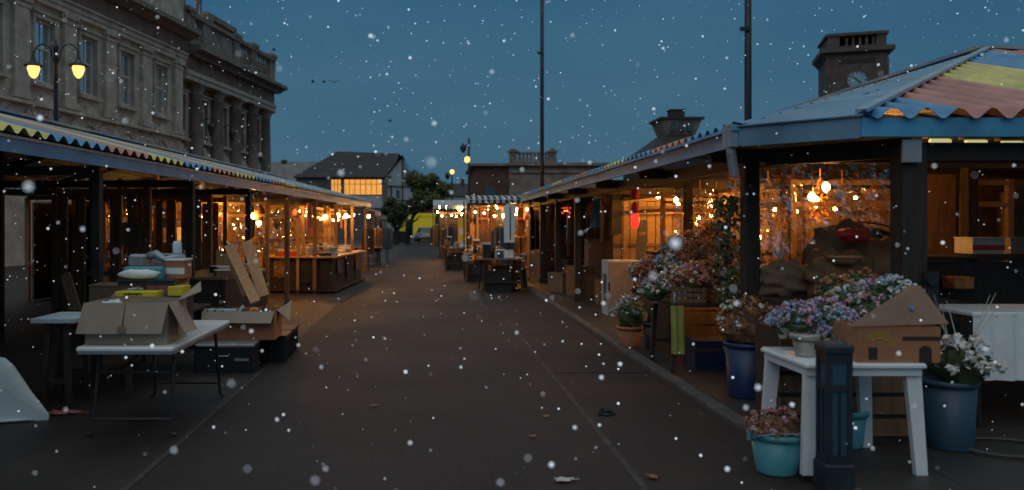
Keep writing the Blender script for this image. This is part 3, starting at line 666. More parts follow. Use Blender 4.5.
b = MB(); b.slab([(-.03,-wy/2-.1,h-.17),(.03,-wy/2-.1,h-.17),(.03,-wy/2-.106,h-.225),(-.03,-wy/2-.106,h-.225)],.002); b.build('tape', 'card_brown', t); b = MB(); b.slab([(wx/2+.0015,-.03,.04),(wx/2+.0015,.03,.04),(wx/2+.0015,.03,.2),(wx/2+.0015,-.03,.2)],.002); b.build('tape', 'card_brown', t)
t2 = thing('plastic_bag', 'crumpled clear white plastic bag stuffed inside the open cardboard box', 'bag', (-2.63,6.6,TZ+.17), 0)
b = MB(); b.blob((0,0,.06),(.11,.15,.10),16,12,.3,3.2,3); b.build('film', 'plastic_white', t2, True)
b = MB(); b.blob((.03,.05,.13),(.025,.025,.04),8,6,.4,3,3); b.build('knot', 'plastic_white', t2, True)
# stack behind it
def carton(label, loc, d, m, rz=0, band=None, name='storage_box', cat='box', group=None, lid=True, mlid=None):
    t = thing(name, label, cat, loc, rz, group); x, y, z = d
    b = MB(); b.bbox((0,0,z/2),(x,y,z),.006); b.build('carton', m, t)
    if lid: b = MB(); b.bbox((0,0,z+.008),(x+.012,y+.012,.015),.004); b.build('lid', mlid or m, t)
    if band: b = MB(); b.box(-x/2-.003,x/2+.003,-y/2-.003,-y/2-.001,z*.25,z*.6); b.build('label_band', band, t)
    return t
carton('dark plastic crate under the yellow boxes on the folding table', (-2.48,7.3,TZ), (.5,.5,.285), 'plastic_black', 0, None, 'plastic_crate', 'crate')
for (x, y, z, wx, wy, hz, lb) in ((-2.54,7.0,TZ+.29,.36,.2,.085,'long yellow carton with two lines of black print in the stack on the folding table'),(-2.24,7.15,TZ+.33,.14,.2,.08,'small plain yellow carton at the end of the long yellow one')):
    t = thing('yellow_carton', lb, 'carton', (x,y,z), R(-2), 'yellow cartons stacked on the folding table')
    b = MB(); b.bbox((0,0,hz/2),(wx,wy,hz),.004); b.build('carton', 'yellow_card', t)
    if wx > .3:
        b = MB()
        for row, zz in ((0,.056),(1,.026)):
            xx = -.1
            while xx < (.06 if row == 0 else .04):
                l = rnd.uniform(.006,.02); b.box(xx,xx+l,-wy/2-.003,-wy/2-.001,zz+rnd.uniform(-.003,.003),zz+.018+rnd.uniform(-.004,.004)); xx += l+.006
        b.build('printed_lines', 'ink', t)
carton('flat black tray on top of the yellow cartons', (-2.53,7.32,TZ+.415), (.5,.42,.035), 'plastic_black', 0, None, 'tray', 'tray')
t = thing('wrapped_pack', 'white and teal shrink wrapped pack lying on the black tray', 'pack', (-2.57,7.22,TZ+.468))
b = MB(); b.bbox((0,.02,.055),(.36,.2,.11),.02); b.build('teal_pack', mat('teal_pack', (0.08,0.26,0.33),.4,.3,9), t)
b = MB(); b.blob((-.02,-.09,.045),(.19,.045,.045),16,8,.12,3,5); b.build('wrapping', 'plastic_white', t, True)
carton('red and white striped box standing at the end of the stack', (-2.31,7.36,TZ+.468), (.17,.24,.16), 'card_red', 0, 'plastic_white', 'striped_box', 'box', mlid='plastic_white')
t = thing('tool_case', 'pale grey bundle of cans and tubing on top of the stack', 'bundle', (-2.55,7.42,TZ+.582))
b = MB(); b.bbox((-.15,0,.05),(.16,.14,.1),.02); b.build('case', 'steel_pale', t)
b = MB(); b.tube([(-.06,0,.08),(.02,-.02,.1),(.1,-.03,.05),(.2,-.02,.075),(.28,0,.07)],[.035,.04,.03,.03,.02],9); b.build('tubing', 'steel_pale', t, True)
b = MB(); b.lathe([(.001,0),(.04,0),(.042,.02),(.042,.1),(.03,.12),(.001,.12)],(.2,.02,.1),12); b.build('can', 'cloth_blue', t, True)
carton('small pale blue tin beside the wrapped stack', (-2.78,7.55,TZ), (.1,.1,.34), 'cloth_dark', 0, None, 'tin', 'tin', mlid='cloth_blue')
# second table deeper with brown boxes
trestle('dark trestle table behind the folding table holding brown boxes', (-3.25,8.9,.004), LROT, .9,2.2,.72,'timber_dark')
carton('brown cardboard box on the dark trestle table, flaps shut', (-3.3,8.4,.73), (.42,.4,.34), 'card_dark', .1, None, 'cardboard_box', 'cardboard box')
carton('wine red box stacked on the dark trestle table', (-2.98,9.1,.73), (.38,.36,.52), 'rose', 0, None, 'storage_box', 'box')
carton('pale shallow box on the wine red box', (-2.98,9.1,1.27), (.3,.26,.09), 'steel_pale', 0, None, 'shallow_box', 'box')
trestle('small pale topped table beside the folding table, under the dark canopy', (-3.45,7.6,.004), 0, .4,.6,.84,'cloth_blue')
t = thing('leaning_board', 'tan offcut board leaning in the dark stall beyond the folding table', 'board', (-3.95,8.9,.75), 0)
b = MB(); b.slab([(-.05,0,0),(.08,0,0),(-.1,.1,.42),(-.2,.1,.38)],.02); b.build('board', 'timber', t)
# counter with arched board
trestle('brown timber stall table with arched board, near the leaning planks', (-3.35,12.6,.004), LROT, 1.0,2.2,.95,'timber','timber_dark',None,'timber_dark')
t = thing('arched_board', 'tan board with curved top leaning on the brown timber stall table', 'board', (-3.25,12.7,.96), 0)
pts = [(-.14,0)] + [(-.14+.34*math.sin(a)*.55, .34*math.cos(a)) for a in [i*math.pi/2/8 for i in range(9)]] + [(.2,0)]
b = MB(); b.prism([(-.14,0),(.22,0),(.15,.12),(.04,.25),(-.08,.33),(-.14,.34)],0,.018); b.build('board', 'timber_pale', t)
for i in range(5):
    p = LP(-1.3-(i % 2)*.6, 13.2+i*.75, .955)
    shelf_goods('storage_box', f'small dark box in the dim stall between brown table and lit stalls, {words_l[i]} in line', 'box', (p.x,p.y,.004), (.5,.5,.55+.12*(i % 3)), ['card_dark','plastic_navy','timber_dark','card_dark','plastic_black'][i], LROT, 'box', 'boxes in the dim stall')
# planks
def plank(label, p, q, wd, m='timber_pale', th=.025):
    p, q = Vector(p), Vector(q); t = thing('plank', label, 'plank', p, 0, 'planks leaning by the dark case')
    d = q-p; a = Vector((1,0,.18)); a = (a - d.normalized()*a.dot(d.normalized())).normalized()*wd/2
    b = MB(); b.slab([tuple(-a),tuple(a),tuple(d+a),tuple(d-a)],th); b.build('board', m, t); 
    n = d.cross(a).normalized(); b = MB(); b.slab([tuple(d*.9+a*.8-n*.012),tuple(d*.93+a*.8-n*.012),tuple(d*.93-a*.8-n*.012),tuple(d*.9-a*.8-n*.012)],.008); b.build('batten', 'timber', t)
plank('long brown plank leaning, the more slanted of two over the dark case', W(256,303,10.2), W(229,246,11.2), .13)
plank('paler brown plank leaning upright beyond the slanted one', W(264,297,10.8), W(247,242,11.4), .15)
plank('short narrow plank half hidden behind the slanted plank', W(247,297,10.6), W(233,266,11.2), .10, 'timber')
# flight case, carton of black goods, crates
t = thing('equipment_case', 'black equipment case with silver edged lid on the ground behind the folding table', 'case', (-2.36,9.35,.004), R(1))
b = MB(); b.bbox((0,0,.15),(.66,.4,.30),.01); b.build('case_body', 'plastic_black', t)
b = MB(); b.bbox((0,0,.315),(.67,.41,.028),.008); b.build('lid', 'steel_pale', t)
for sx in (-.34,.34): b = MB(); b.bar((sx*.985,-.204,.01),(sx*.985,-.204,.30),.012); b.build('edge_strip', 'steel_dark', t)
b = MB(); b.box(.12,.28,-.207,-.2005,.14,.17); b.build('name_plate', 'steel_pale', t)
b = MB(); b.tube([(-.08,-.2,.22),(-.07,-.225,.2),(.05,-.225,.2),(.06,-.2,.22)],.008,6); b.build('handle', 'steel_pale', t)
t = thing('cardboard_box', 'open brown cardboard box full of black cables on the black equipment case', 'cardboard box', (-2.28,9.75,.334), R(1))
wx, wy, h = .86,.5,.34
b = MB(); b.box(-wx/2,wx/2,-wy/2,-wy/2+th,0,h); b.box(-wx/2,wx/2,wy/2-th,wy/2,0,h); b.box(-wx/2,-wx/2+th,-wy/2+th,wy/2-th,0,h); b.box(wx/2-th,wx/2,-wy/2+th,wy/2-th,0,h); b.box(-wx/2+th,wx/2-th,-wy/2+th,wy/2-th,.001,.2); b.build('carton', 'card_red', t)
b = MB(); b.slab([(-wx/2,-wy/2-.002,h),(wx/2,-wy/2-.002,h),(wx/2-.03,-wy/2-.11,h-.13),(-wx/2+.02,-wy/2-.11,h-.12)],.005); b.build('front_flap', 'card', t)
b = MB(); b.slab([(wx/2,-.1,h),(wx/2,wy/2,h),(wx/2+.13,.2,h+.09),(wx/2+.15,-.08,h-.13)],.005); b.build('side_flap', 'card', t)
t = thing('cable_heap', 'tangled heap of black cables and tools in the brown box', 'cables', (-2.3,9.75,.54))
b = MB()
for i in range(14):
    c = Vector((rnd.uniform(-.34,.3), rnd.uniform(-.18,.18), .02)); r_ = rnd.uniform(.05,.11)
    b.tube([(c.x+r_*math.cos(a), c.y+r_*math.sin(a)*.8, .05+.1*abs(math.sin(a*1.7+i))) for a in [k*.7 for k in range(10)]],.012,6)
b.build('cable', 'plastic_black', t, True)
b = MB(); b.blob((.18,-.1,.13),(.07,.06,.04),10,7,.1,2,1); b.build('orange_reel', 'orange_fl', t, True)
b = MB(); b.box(-.4,-.02,-.2,-.1,.12,.15); b.bar((.0,-.15,.12),(.06,-.13,.19),.04,.03); b.build('pale_bar', 'cloth_blue', t)
for i, (x, y) in enumerate(((-1.98,10.15),(-2.0,10.75))):
    t = thing('plastic_crate', ['black ribbed plastic crate beside the brown box, nearer one','black ribbed plastic crate beneath the paler plank, farther one'][i], 'crate', (x,y,.004), R(2), 'black ribbed crates')
    b = MB(); b.bbox((0,0,.15),(.38,.5,.3),.01); b.build('crate_body', 'plastic_black', t)
    b = MB()
    for k in range(5): b.box(-.17+k*.08,-.15+k*.08,-.262,-.2515,.02,.28); b.box(.1915,.2,-.22+k*.1,-.2+k*.1,.02,.28)
    b.build('ribs', 'steel_dark', t)
    b = MB(); b.box(-.2,.2,-.265,.265,.3005,.325); b.build('rim', 'steel_dark', t)
# white sheet at the left edge
t = thing('plastic_sheet', 'crumpled white plastic sheet lying in a pointed heap on the paving', 'plastic sheet', (-3.93,6.95,.006))
b = MB(); n = 14; vs = []; fs = []
for i in range(n+1):
    for j in range(n+1):
        s_, q = i/n, j/n; wd = 1-s_*.97
        x = -.5+1.12*s_; y = (q-.5)*.7*wd; hgt = (.55 if s_ < .66 else .55-(s_-.66)/.34*.50)*math.sin(math.pi*q)**.35 + .16*noise.noise((s_*5,q*5,1))*wd+.07*noise.noise((s_*14,q*14,4))*wd
        vs.append((x, y, max(.002, hgt)))
for i in range(n):
    for j in range(n): fs.append((i*(n+1)+j,(i+1)*(n+1)+j,(i+1)*(n+1)+j+1,i*(n+1)+j+1))
b.add(vs, fs); b.build('sheet', 'plastic_white', t, False)
b = MB(); b.tube([(-.5,-.3,.02),(-.1,-.28,.03),(.3,-.12,.02),(.6,0,.012)],.012,6); b.build('hem', 'plastic_white', t, True)

# ------------------------------------------------------------------ flowers
def bouquet(label, loc, r, cols, seed, h=None, wrap='paper', group='bunches of flowers', dens=1.0, lf='leaf', flat=.7, hr=.03):
    rg = random.Random(seed); h = h or r*1.0
    t = thing('flower_bunch', label, 'flowers', loc, rg.uniform(0,6.28), group)
    b = MB()
    for _ in range(int(60*dens)):
        d = Vector((rg.gauss(0,1), rg.gauss(0,1), abs(rg.gauss(0,1)))).normalized()
        b.leaf((d.x*r*rg.uniform(.5,1.05), d.y*r*rg.uniform(.5,1.05), h*.6+d.z*r*flat*rg.uniform(.3,1.0)), rg.uniform(.02,.045), tuple(d), rg)
    b.blob((0,0,h*.55),(r*.72,r*.72,r*flat*.75),10,7,.2,2,seed); b.build('leaves', lf, t)
    for ci, c in enumerate(cols):
        b = MB()
        for _ in range(int(34*dens/len(cols))+3):
            a = rg.uniform(0,6.28); el = math.asin(min(.999, rg.uniform(-.05,1.0)))
            d = Vector((math.cos(a)*math.cos(el), math.sin(a)*math.cos(el), math.sin(el)))
            b.head((d.x*r*rg.uniform(.85,1.08), d.y*r*rg.uniform(.85,1.08), h*.6+d.z*r*flat*rg.uniform(.9,1.15)), rg.uniform(hr*.7,hr*1.25), 10, rg)
        b.build('blossoms', c, t)
    b = MB(); b.lathe([(r*.22,-h*.25),(r*.3,0),(r*.62,h*.42)],(0,0,0),12); b.build('wrapping', wrap, t, True)
    return t
def pot(name, label, cat, loc, r0, r1, h, m, rim=True, handle=False, group=None):
    t = thing(name, label, cat, loc, 0, group)
    b = MB(); b.lathe([(.001,.002),(r0,.002),(r0+.003,.01),(r1,h),(r1-.012,h),(r0-.005,.03),(.001,.03)],(0,0,0),28); b.build('shell', m, t, True)
    if rim: b = MB(); b.lathe([(r1+.001,h-.035),(r1+.014,h-.032),(r1+.016,h+.004),(r1-.01,h+.006)],(0,0,0),28); b.build('rim', m, t, True)
    if handle:
        b = MB(); b.tube([((r1+.02)*math.cos(a), (r1+.02)*math.sin(a)*.5-r1*.5, h-.02-.05*math.sin(a)) for a in [math.pi+.0+i*math.pi/8 for i in range(9)]],.005,6); b.build('handle', 'plastic_teal', t)
        for s in (-1,1): b = MB(); b.bbox((s*(r1+.012),0,h-.03),(.03,.035,.05),.006); b.build('ear', m, t)
    return t

# teal bucket with heather, on the road
pot('bucket', 'teal plastic bucket of pink heather standing on the road at the kerb', 'bucket', (2.38,5.5,.004), .128,.172,.275,'plastic_teal', True, True)
bouquet('bushy pink and dusty rose heather filling the teal bucket', (2.38,5.5,.17), .20, ['rose','pink','rose','dry_tan'], 11, .18, 'dry', None, 1.7, 'dry', .75, .020)

# white patio table
TX, TY = 2.87, 5.62
t = thing('patio_table', 'white plastic patio table with splayed legs under the cardboard flower box', 'table', (TX,TY,PZ), R(0))
b = MB(); b.bbox((0,0,.725),(.80,.74,.03),.014); b.build('tabletop', 'plastic_white', t)
b = MB(); b.box(-.37,.37,-.345,-.33,.655,.7095); b.box(-.37,.37,.33,.345,.655,.7095); b.box(-.385,-.371,-.33,.33,.655,.7095); b.box(.371,.385,-.33,.33,.655,.7095); b.build('apron', 'plastic_white', t)
for sx in (-1,1):
    for sy in (-1,1):
        b = MB(); x, y = sx*.335, sy*.30
        b.prism([(-.04,0),(.035,0),(.05,.655),(-.05,.655)],-.022,.022)
        for i_, p_ in enumerate(b.v): b.v[i_] = (p_[0]+x+sx*.04*(1-p_[2]/.655), p_[1]+y+sy*.03*(1-p_[2]/.655), p_[2])
        b.build('leg', 'plastic_white', t)
TTZ = PZ+.742
# bollard
t = thing('bollard', 'black square cast iron bollard with recessed panels in front of the white table', 'bollard', (2.55,5.05,.0))
bollard_root = t
b = MB(); b.bbox((0,0,.10),(.235,.235,.2),.012); b.build('plinth', 'bollard', t)
b = MB(); b.box(-.085,.085,-.085,.085,.2,.86); b.build('shaft', 'plastic_navy', t)
b = MB()
for sx in (-1,1):
    for sy in (-1,1): b.box(*(sorted((sx*.062,sx*.1))), *(sorted((sy*.062,sy*.1))), .201,.859)
for s in (-1,1):
    b.box(-.0615,.0615,*sorted((s*.0855,s*.097)),.201,.25); b.box(-.0615,.0615,*sorted((s*.0855,s*.097)),.80,.859); b.box(-.0615,.0615,*sorted((s*.0855,s*.097)),.63,.67)
    b.box(*sorted((s*.0855,s*.097)),-.0615,.0615,.201,.25); b.box(*sorted((s*.0855,s*.097)),-.0615,.0615,.80,.859); b.box(*sorted((s*.0855,s*.097)),-.0615,.0615,.63,.67)
    b.box(-.008,.008,*sorted((s*.0855,s*.096)),.2505,.6295); b.box(*sorted((s*.0855,s*.096)),-.008,.008,.2505,.6295)
b.build('panel_frame', 'bollard', t)
b = MB(); b.bbox((0,0,.885),(.225,.225,.05),.015); b.lathe([(.001,.955),(.02,.952),(.03,.935),(.07,.93),(.1,.911)],(0,0,0),16); b.build('cap', 'bollard', t)

bollard_root.scale = (.78,.78,1.05)
# wooden-looking cardboard house box on the table
t = thing('flower_carton', 'brown cardboard carton with raised lid flap and blue dot on the white table', 'cardboard box', (3.10,5.45,TTZ), R(-1))
b = MB(); wx, wy, h = .54,.34,.235
b.box(-wx/2,wx/2,-wy/2,-wy/2+.008,0,h); b.box(-wx/2,wx/2,wy/2-.008,wy/2,0,h); b.box(-wx/2,-wx/2+.008,-wy/2+.008,wy/2-.008,0,h); b.box(wx/2-.008,wx/2,-wy/2+.008,wy/2-.008,0,h); b.box(-wx/2+.01,wx/2-.01,-wy/2+.01,wy/2-.01,.001,.02); b.build('carton', 'card_red', t)
b = MB(); b.slab([(-wx/2-.07,-wy/2-.004,h+.0),(wx/2+.05,-wy/2-.004,h+.02),(wx/2-.06,-wy/2+.12,h+.26),(wx/2-.12,-wy/2+.13,h+.265)],.006); b.build('lid_flap', 'card_brown', t)
b = MB(); b.lathe([(.001,-.004),(.014,-.004),(.014,.004),(.001,.004)],(0,0,0),14)
T_ = Matrix.Translation((.1,-wy/2+.028,h+.12)) @ Matrix.Rotation(R(62),4,'X'); b.v = [tuple(T_ @ Vector(p)) for p in b.v]; b.build('blue_dot', 'blue_dot', t)
b = MB(); b.box(-.20,-.145,-wy/2-.004,-wy/2-.001,.02,.10); b.build('hand_hole', 'timber_dark', t)
b = MB(); b.prism([(.13,.0),(.21,.0),(.21,.09),(.19,.11),(.15,.11),(.13,.09)],-wy/2-.004,-wy/2-.001); b.build('hand_hole', 'timber_dark', t)
b = MB(); b.box(.02,wx/2,-wy/2-.005,-wy/2-.001,.148,.172); b.build('dark_slot', 'timber_dark', t)
b = MB()
for k in range(16):
    a = R(15+k*8)
    for rr in (.075,.092,.108): b.box(-.13+rr*math.cos(a)-.004,-.13+rr*math.cos(a)+.003,-wy/2-.004,-wy/2-.001,.09+rr*math.sin(a)-.004,.09+rr*math.sin(a)+.003)
b.build('printed_arc', 'gold_ink', t)
# flower mound on the white table and just behind
pot('flower_pot', 'small galvanised flower pot standing on the white table behind the bollard', 'pot', (2.60,5.55,TTZ), .06,.085,.15,'galv')
spots = [(800,318,5.7,.13,['lilac','pink','sky_blue']),(783,322,5.95,.11,['lilac','sky_blue']),(826,314,5.9,.14,['pink','lilac','cream']),(816,332,5.75,.10,['sky_blue','lilac']),
         (850,302,6.0,.15,['sky_blue','cream','dry_tan']),(874,296,6.05,.15,['sky_blue','pink','cream']),(842,322,5.75,.11,['sky_blue','lilac']),(862,310,5.85,.13,['pink','cream']),
         (893,290,6.15,.13,['sky_blue','cream']),(838,292,6.4,.15,['orange_fl','dry_tan']),(862,284,6.5,.14,['orange_fl','dry','rose'])]
lbs = ['lilac and pink statice bunch over the small galvanised pot','lilac statice bunch hanging past the end of the white table','pink and cream statice bunch behind the bollard','pale blue statice tuft just above the bollard',
       'pale blue and cream statice bunch behind the raised flap','blue and pink statice bunch along the top of the raised flap','blue statice tuft beside the corner of the carton','pink and cream tuft nestled behind the carton',
       'pale blue statice at the peak of the raised flap','orange dried bunch behind the statice, nearer the ivy','rust coloured dried bunch behind the statice, near the corner post']
for i, (x, y, Y, r_, c) in enumerate(spots):
    p = W(x, y, Y); bouquet(lbs[i], (p.x,p.y,p.z-r_*.8), r_*1.1, c, 20+i, r_*1.2, 'paper', 'statice bunches on the white table', 1.6, 'leaf', .8, .021)
# staging crate below those bunches so they are carried
t = thing('staging_crate', 'dark slatted wooden staging crate behind the white table carrying flower bunches', 'crate', (3.15,6.3,PZ))
b = MB(); b.box(-.5,.5,-.22,.22,.0,.86); b.build('crate_body', 'timber_dark', t)
b = MB()
for k in range(5): b.box(-.5,.5,-.24,-.221,.05+k*.165,.18+k*.165)
b.build('slats', 'timber', t)
pot('bucket', 'second teal plastic bucket half hidden beneath the white table', 'bucket', (3.1,6.0,PZ), .13,.16,.27,'plastic_teal')

# blue tubs with dried flowers
for i, (x, y, l) in enumerate(((3.05,7.7,'tall dark blue tub of dried brown flowers beside the white table'),(3.28,7.15,'tall dark blue tub of dried flowers closest to the white table'))):
    pot('tall_tub', l, 'tub', (x,y,PZ), .17,.2,.52+.06*i,'plastic_blue', group='tall blue tubs of dried flowers')
    bouquet(['dried russet and cream flowers crowning the farther blue tub','dried russet flowers crowning the nearer blue tub'][i], (x,y,PZ+.5), .3, ['dry','dry_tan','orange_fl','cream'] if i == 0 else ['dry','dry_tan','rose'], 40+i, .3, 'dry', 'dried flowers in the tall blue tubs', 1.9, 'dry', .9, .028)
# right blue bucket with white flowers and twigs
pot('tall_tub', 'steel blue tub of white flowers and pale twigs beside the white table', 'tub', (3.86,5.95,PZ), .155,.18,.5,'plastic_navy')
bouquet('loose bunch of round white flowers in the steel blue tub', (3.92,5.9,PZ+.46), .24, ['cream','cream','plastic_white'], 51, .26, 'leaf_dark', None, .8, 'leaf_dark', .8, .042)
t = thing('twigs', 'bare pale twigs fanning up from the steel blue tub', 'twigs', (3.95,5.98,PZ+.45))
for i in range(7):
    a = rnd.uniform(-.5,.6); b = MB(); b.tube([(0,0,0),(a*.2,rnd.uniform(-.05,.05),.3),(a*.55,rnd.uniform(-.1,.1),.62+rnd.uniform(-.1,.1))],[.006,.005,.002],5); b.build('twig', 'paper', t)
# white panel table behind it
t = thing('white_screen', 'white cloth covered table standing beyond the steel blue tub', 'table', (4.95,6.5,PZ))
b = MB(); b.bbox((.1,.3,.93),(1.35,.7,.03),.01); b.build('tabletop', 'plastic_white', t)
b = MB(); n = 40
vs = []; fs = []
for i in range(n+1):
    x = -.58+1.36*i/n; y = -.06+.018*math.sin(i*1.3)+.01*math.sin(i*.5); vs += [(x,y,.94),(x+.01*math.sin(i),y-.01,.40)]
for i in range(n): fs.append((2*i,2*i+1,2*i+3,2*i+2))
b.add(vs, fs); b.build('cloth', 'plastic_white', t, True)
for sx in (-.48,.68):
    for sy in (.02,.58): b = MB(); b.tube([(sx,sy,0),(sx,sy,.913)],.018,6); b.build('leg', 'steel_dark', t)
t = thing('garden_hose', 'grey loop of hose lying on the pavement beyond the steel blue tub', 'hose', (4.35,5.5,PZ))
b = MB(); b.tube([(-.1+.35*math.cos(a),.3+.28*math.sin(a)+a*.02,.02+.0*a) for a in [i*.3 for i in range(18)]],.012,7); b.build('tube', 'kerb', t, True)
b = MB(); b.lathe([(.001,0),(.02,0),(.024,.08),(.001,.08)],(.27,.2,.003),10); b.build('nozzle', 'plastic_teal', t, True)
pot('bucket', 'pale blue bucket with yellow sponge at the edge of the pavement', 'bucket', (4.32,5.42,PZ), .12,.15,.26,'sky_blue')
t = thing('sponge', 'yellow sponge resting on the pale blue bucket', 'sponge', (4.32,5.42,PZ+.262))
b = MB(); b.bbox((0,0,.03),(.26,.16,.06),.02); b.build('foam', 'sheet_yellow', t)
b = MB(); b.bbox((0,0,.068),(.25,.15,.012),.004); b.build('scouring_pad', 'cloth_green', t)

# dark flower table, crates
t = trestle('dark flower table loaded with crates, yellow green cloth hanging at its end', (3.2,9.35,PZ), R(0), 1.15,1.0,.78,'timber_dark','timber_dark',None,None,'flower_table')
b = MB(); vs = []; fs = []
for i in range(9):
    x = -.55+.16*i/8; vs += [(x,-.52+.012*math.sin(i*1.7),.76),(x+.02,-.5+.02*math.sin(i*1.7),.22)]
for i in range(8): fs.append((2*i,2*i+1,2*i+3,2*i+2))
b.add(vs, fs); b.build('hanging_cloth', 'cloth_green', t, True)
def slat_crate(label, loc, d, rz=0, m='timber', group='wooden flower crates'):
    t = thing('wooden_crate', label, 'crate', loc, rz, group); x, y, z = d
    b = MB(); n = 3
    for k in range(n):
        z0, z1 = z*k/n+.004, z*(k+.86)/n
        b.box(-x/2,x/2,-y/2,-y/2+.012,z0,z1); b.box(-x/2,x/2,y/2-.012,y/2,z0,z1); b.box(-x/2,-x/2+.012,-y/2+.013,y/2-.013,z0,z1); b.box(x/2-.012,x/2,-y/2+.013,y/2-.013,z0,z1)
    b.build('slats', m, t)
    for sx in (-1,1):
        for sy in (-1,1): b = MB(); b.cbox((sx*(x/2-.03),sy*(y/2-.028),z/2),(.03,.03,z)); b.build('corner_post', m, t)
    b = MB(); b.box(-x/2+.013,x/2-.013,-y/2+.013,y/2-.013,.0,.012); b.build('bottom', m, t)
    return t
FZ = PZ+.782
slat_crate('wooden crate of dried flowers on the dark flower table, nearest the ivy', (3.42,9.0,FZ), (.5,.34,.2), .05)
slat_crate('wooden crate of dried flowers on the dark flower table, nearest the street', (2.88,9.05,FZ), (.4,.32,.18), -.05)
t = thing('bottles', 'row of small pale bottles beside the street end crate', 'bottles', (2.72,8.92,FZ))
for i in range(3): b = MB(); b.lathe([(.001,0),(.024,0),(.026,.1),(.012,.14),(.012,.17),(.001,.17)],(i*.06,0,0),10); b.build('bottle', 'cloth_blue', t, True)
# stepped stand behind table for the mound
t = thing('stepped_stand', 'dark stepped display stand rising behind the dark flower table', 'display stand', (3.9,10.2,PZ))
for k, (y, z) in enumerate(((-.3,.9),(.05,1.1),(.4,1.3))): b = MB(); b.box(-1.0,.75,y-.17,y+.17,z-.04,z); b.build('step', 'timber_dark', t)
for sx in (-.95,.7): b = MB(); b.box(sx-.03,sx+.03,-.44,.53,0,.86); b.build('side_panel', 'timber_dark', t)
mound = [(655,290,9.0,.15,['cream','lilac'],'sky'),(672,284,9.1,.15,['dry_tan','cream'],''),(690,280,9.0,.17,['rose','pink','cream'],''),(708,276,9.1,.17,['dry','dry_tan'],''),(722,270,9.3,.18,['dry','rose'],''),
         (668,268,9.9,.17,['cream','sky_blue'],''),(686,262,9.9,.18,['dry','dry_tan','orange_fl'],''),(704,256,9.9,.2,['dry','dry_tan'],''),(724,250,10,.2,['dry','dry_tan','rose'],''),
         (676,250,10.3,.17,['cream','sky_blue','pink'],''),(694,243,10.4,.18,['dry_tan','orange_fl','cream'],''),(712,238,10.5,.2,['dry','orange_fl'],''),(648,272,10.0,.13,['orange_fl','rose'],'')]
ml_ = ['cream and lilac bunch at the street end of the flower table','tan dried bunch over the street end crate','pink and cream bunch in the middle of the flower table','brown dried bunch above the crate nearest the ivy','russet dried bunch against the ivy',
       'white and pale blue bunch on the lowest step','orange tinged dried bunch on the lowest step','plain brown dried bunch on the middle step','rosy brown dried bunch on the middle step by the ivy',
       'white, blue and pink bunch lit by the golden booth','tan and orange dried bunch on the top step','big rust brown bunch on the top step by the ivy','small orange and rose bunch beside the leaning plank']
for i, (x, y, Y, r_, c, _) in enumerate(mound):
    p = W(x, y, Y); bouquet(ml_[i], (p.x,p.y,p.z-r_*.7), r_*1.15, c, 60+i, r_*1.1, 'card', 'flower bunches on the dark flower table', 1.5, 'dry' if i not in (0,5,9) else 'leaf', .85, .025)
slat_crate('tall slatted crate of flowers behind the flower table, nearer the cabinet', (3.75,11.9,PZ), (1.3,.6,.62), .1)
slat_crate('slatted crate of flowers squeezed between the ivy and the flower table', (3.62,8.45,PZ), (.5,.4,.75), 0)
more = [(3.35,11.9,.72,.24,['dry_tan','cream']),(3.7,11.75,.75,.26,['dry','rose','orange_fl']),(4.1,11.9,.76,.26,['cream','sky_blue','pink']),(3.55,12.2,.95,.24,['dry','dry_tan']),(4.0,12.25,1.0,.25,['rose','dry_tan']),
        (3.5,8.4,.86,.2,['dry','orange_fl']),(3.75,8.5,.92,.22,['dry','dry_tan','rose']),(3.45,9.4,1.0,.2,['dry','cream']),(3.75,9.5,1.12,.22,['dry','dry_tan']),(3.15,9.45,.98,.18,['pink','cream','dry_tan']),(2.85,9.4,.95,.16,['cream','dry_tan'])]
mol = ['tan bunch at the street end of the tall slatted crate','russet bunch at the front of the tall slatted crate','mixed pale bunch at the hall end of the tall slatted crate','dark dried bunch at the back of the tall slatted crate','rosy bunch at the back of the tall slatted crate',
       'orange tinged bunch low beside the ivy','full brown bunch between ivy and flower table','brown and cream bunch behind the crates','high brown bunch behind the ivy side crate','pink and cream bunch behind the street end crate','little cream bunch at the back corner of the flower table']
for i, (x, y, z, r_, c) in enumerate(more): bouquet(mol[i], (x,y,z), r_, c, 120+i, r_, 'card', 'flower bunches massed behind the flower table', 1.5, 'dry' if i not in (2,9) else 'leaf', .95, .026)
# terracotta pot in front, with frosty bunches
pot('plant_pot', 'terracotta pot with frosted silver plant on the pavement edge', 'pot', (2.72,10.9,PZ), .12,.17,.27,'terracotta')
bouquet('frosted pale blue and cream plant in the terracotta pot', (2.72,10.9,PZ+.25), .25, ['sky_blue','cream','steel_pale'], 80, .3, 'terracotta', None, 1.6, 'leaf', 1.0, .025)
bouquet('orange brown bunch in kraft paper beside the terracotta pot', (2.98,10.6,PZ+.42), .2, ['orange_fl','dry'], 81, .3, 'card_red', None, 1.2, 'dry', .9, .028)
pot('plant_pot', 'dark plant pot beneath the kraft paper bunch', 'pot', (2.98,10.6,PZ), .12,.16,.36,'plastic_black')
carton('blue plastic crate in the shadow under the dark flower table', (3.3,9.4,PZ), (.5,.4,.3), 'plastic_blue', 0, None, 'plastic_crate', 'crate')
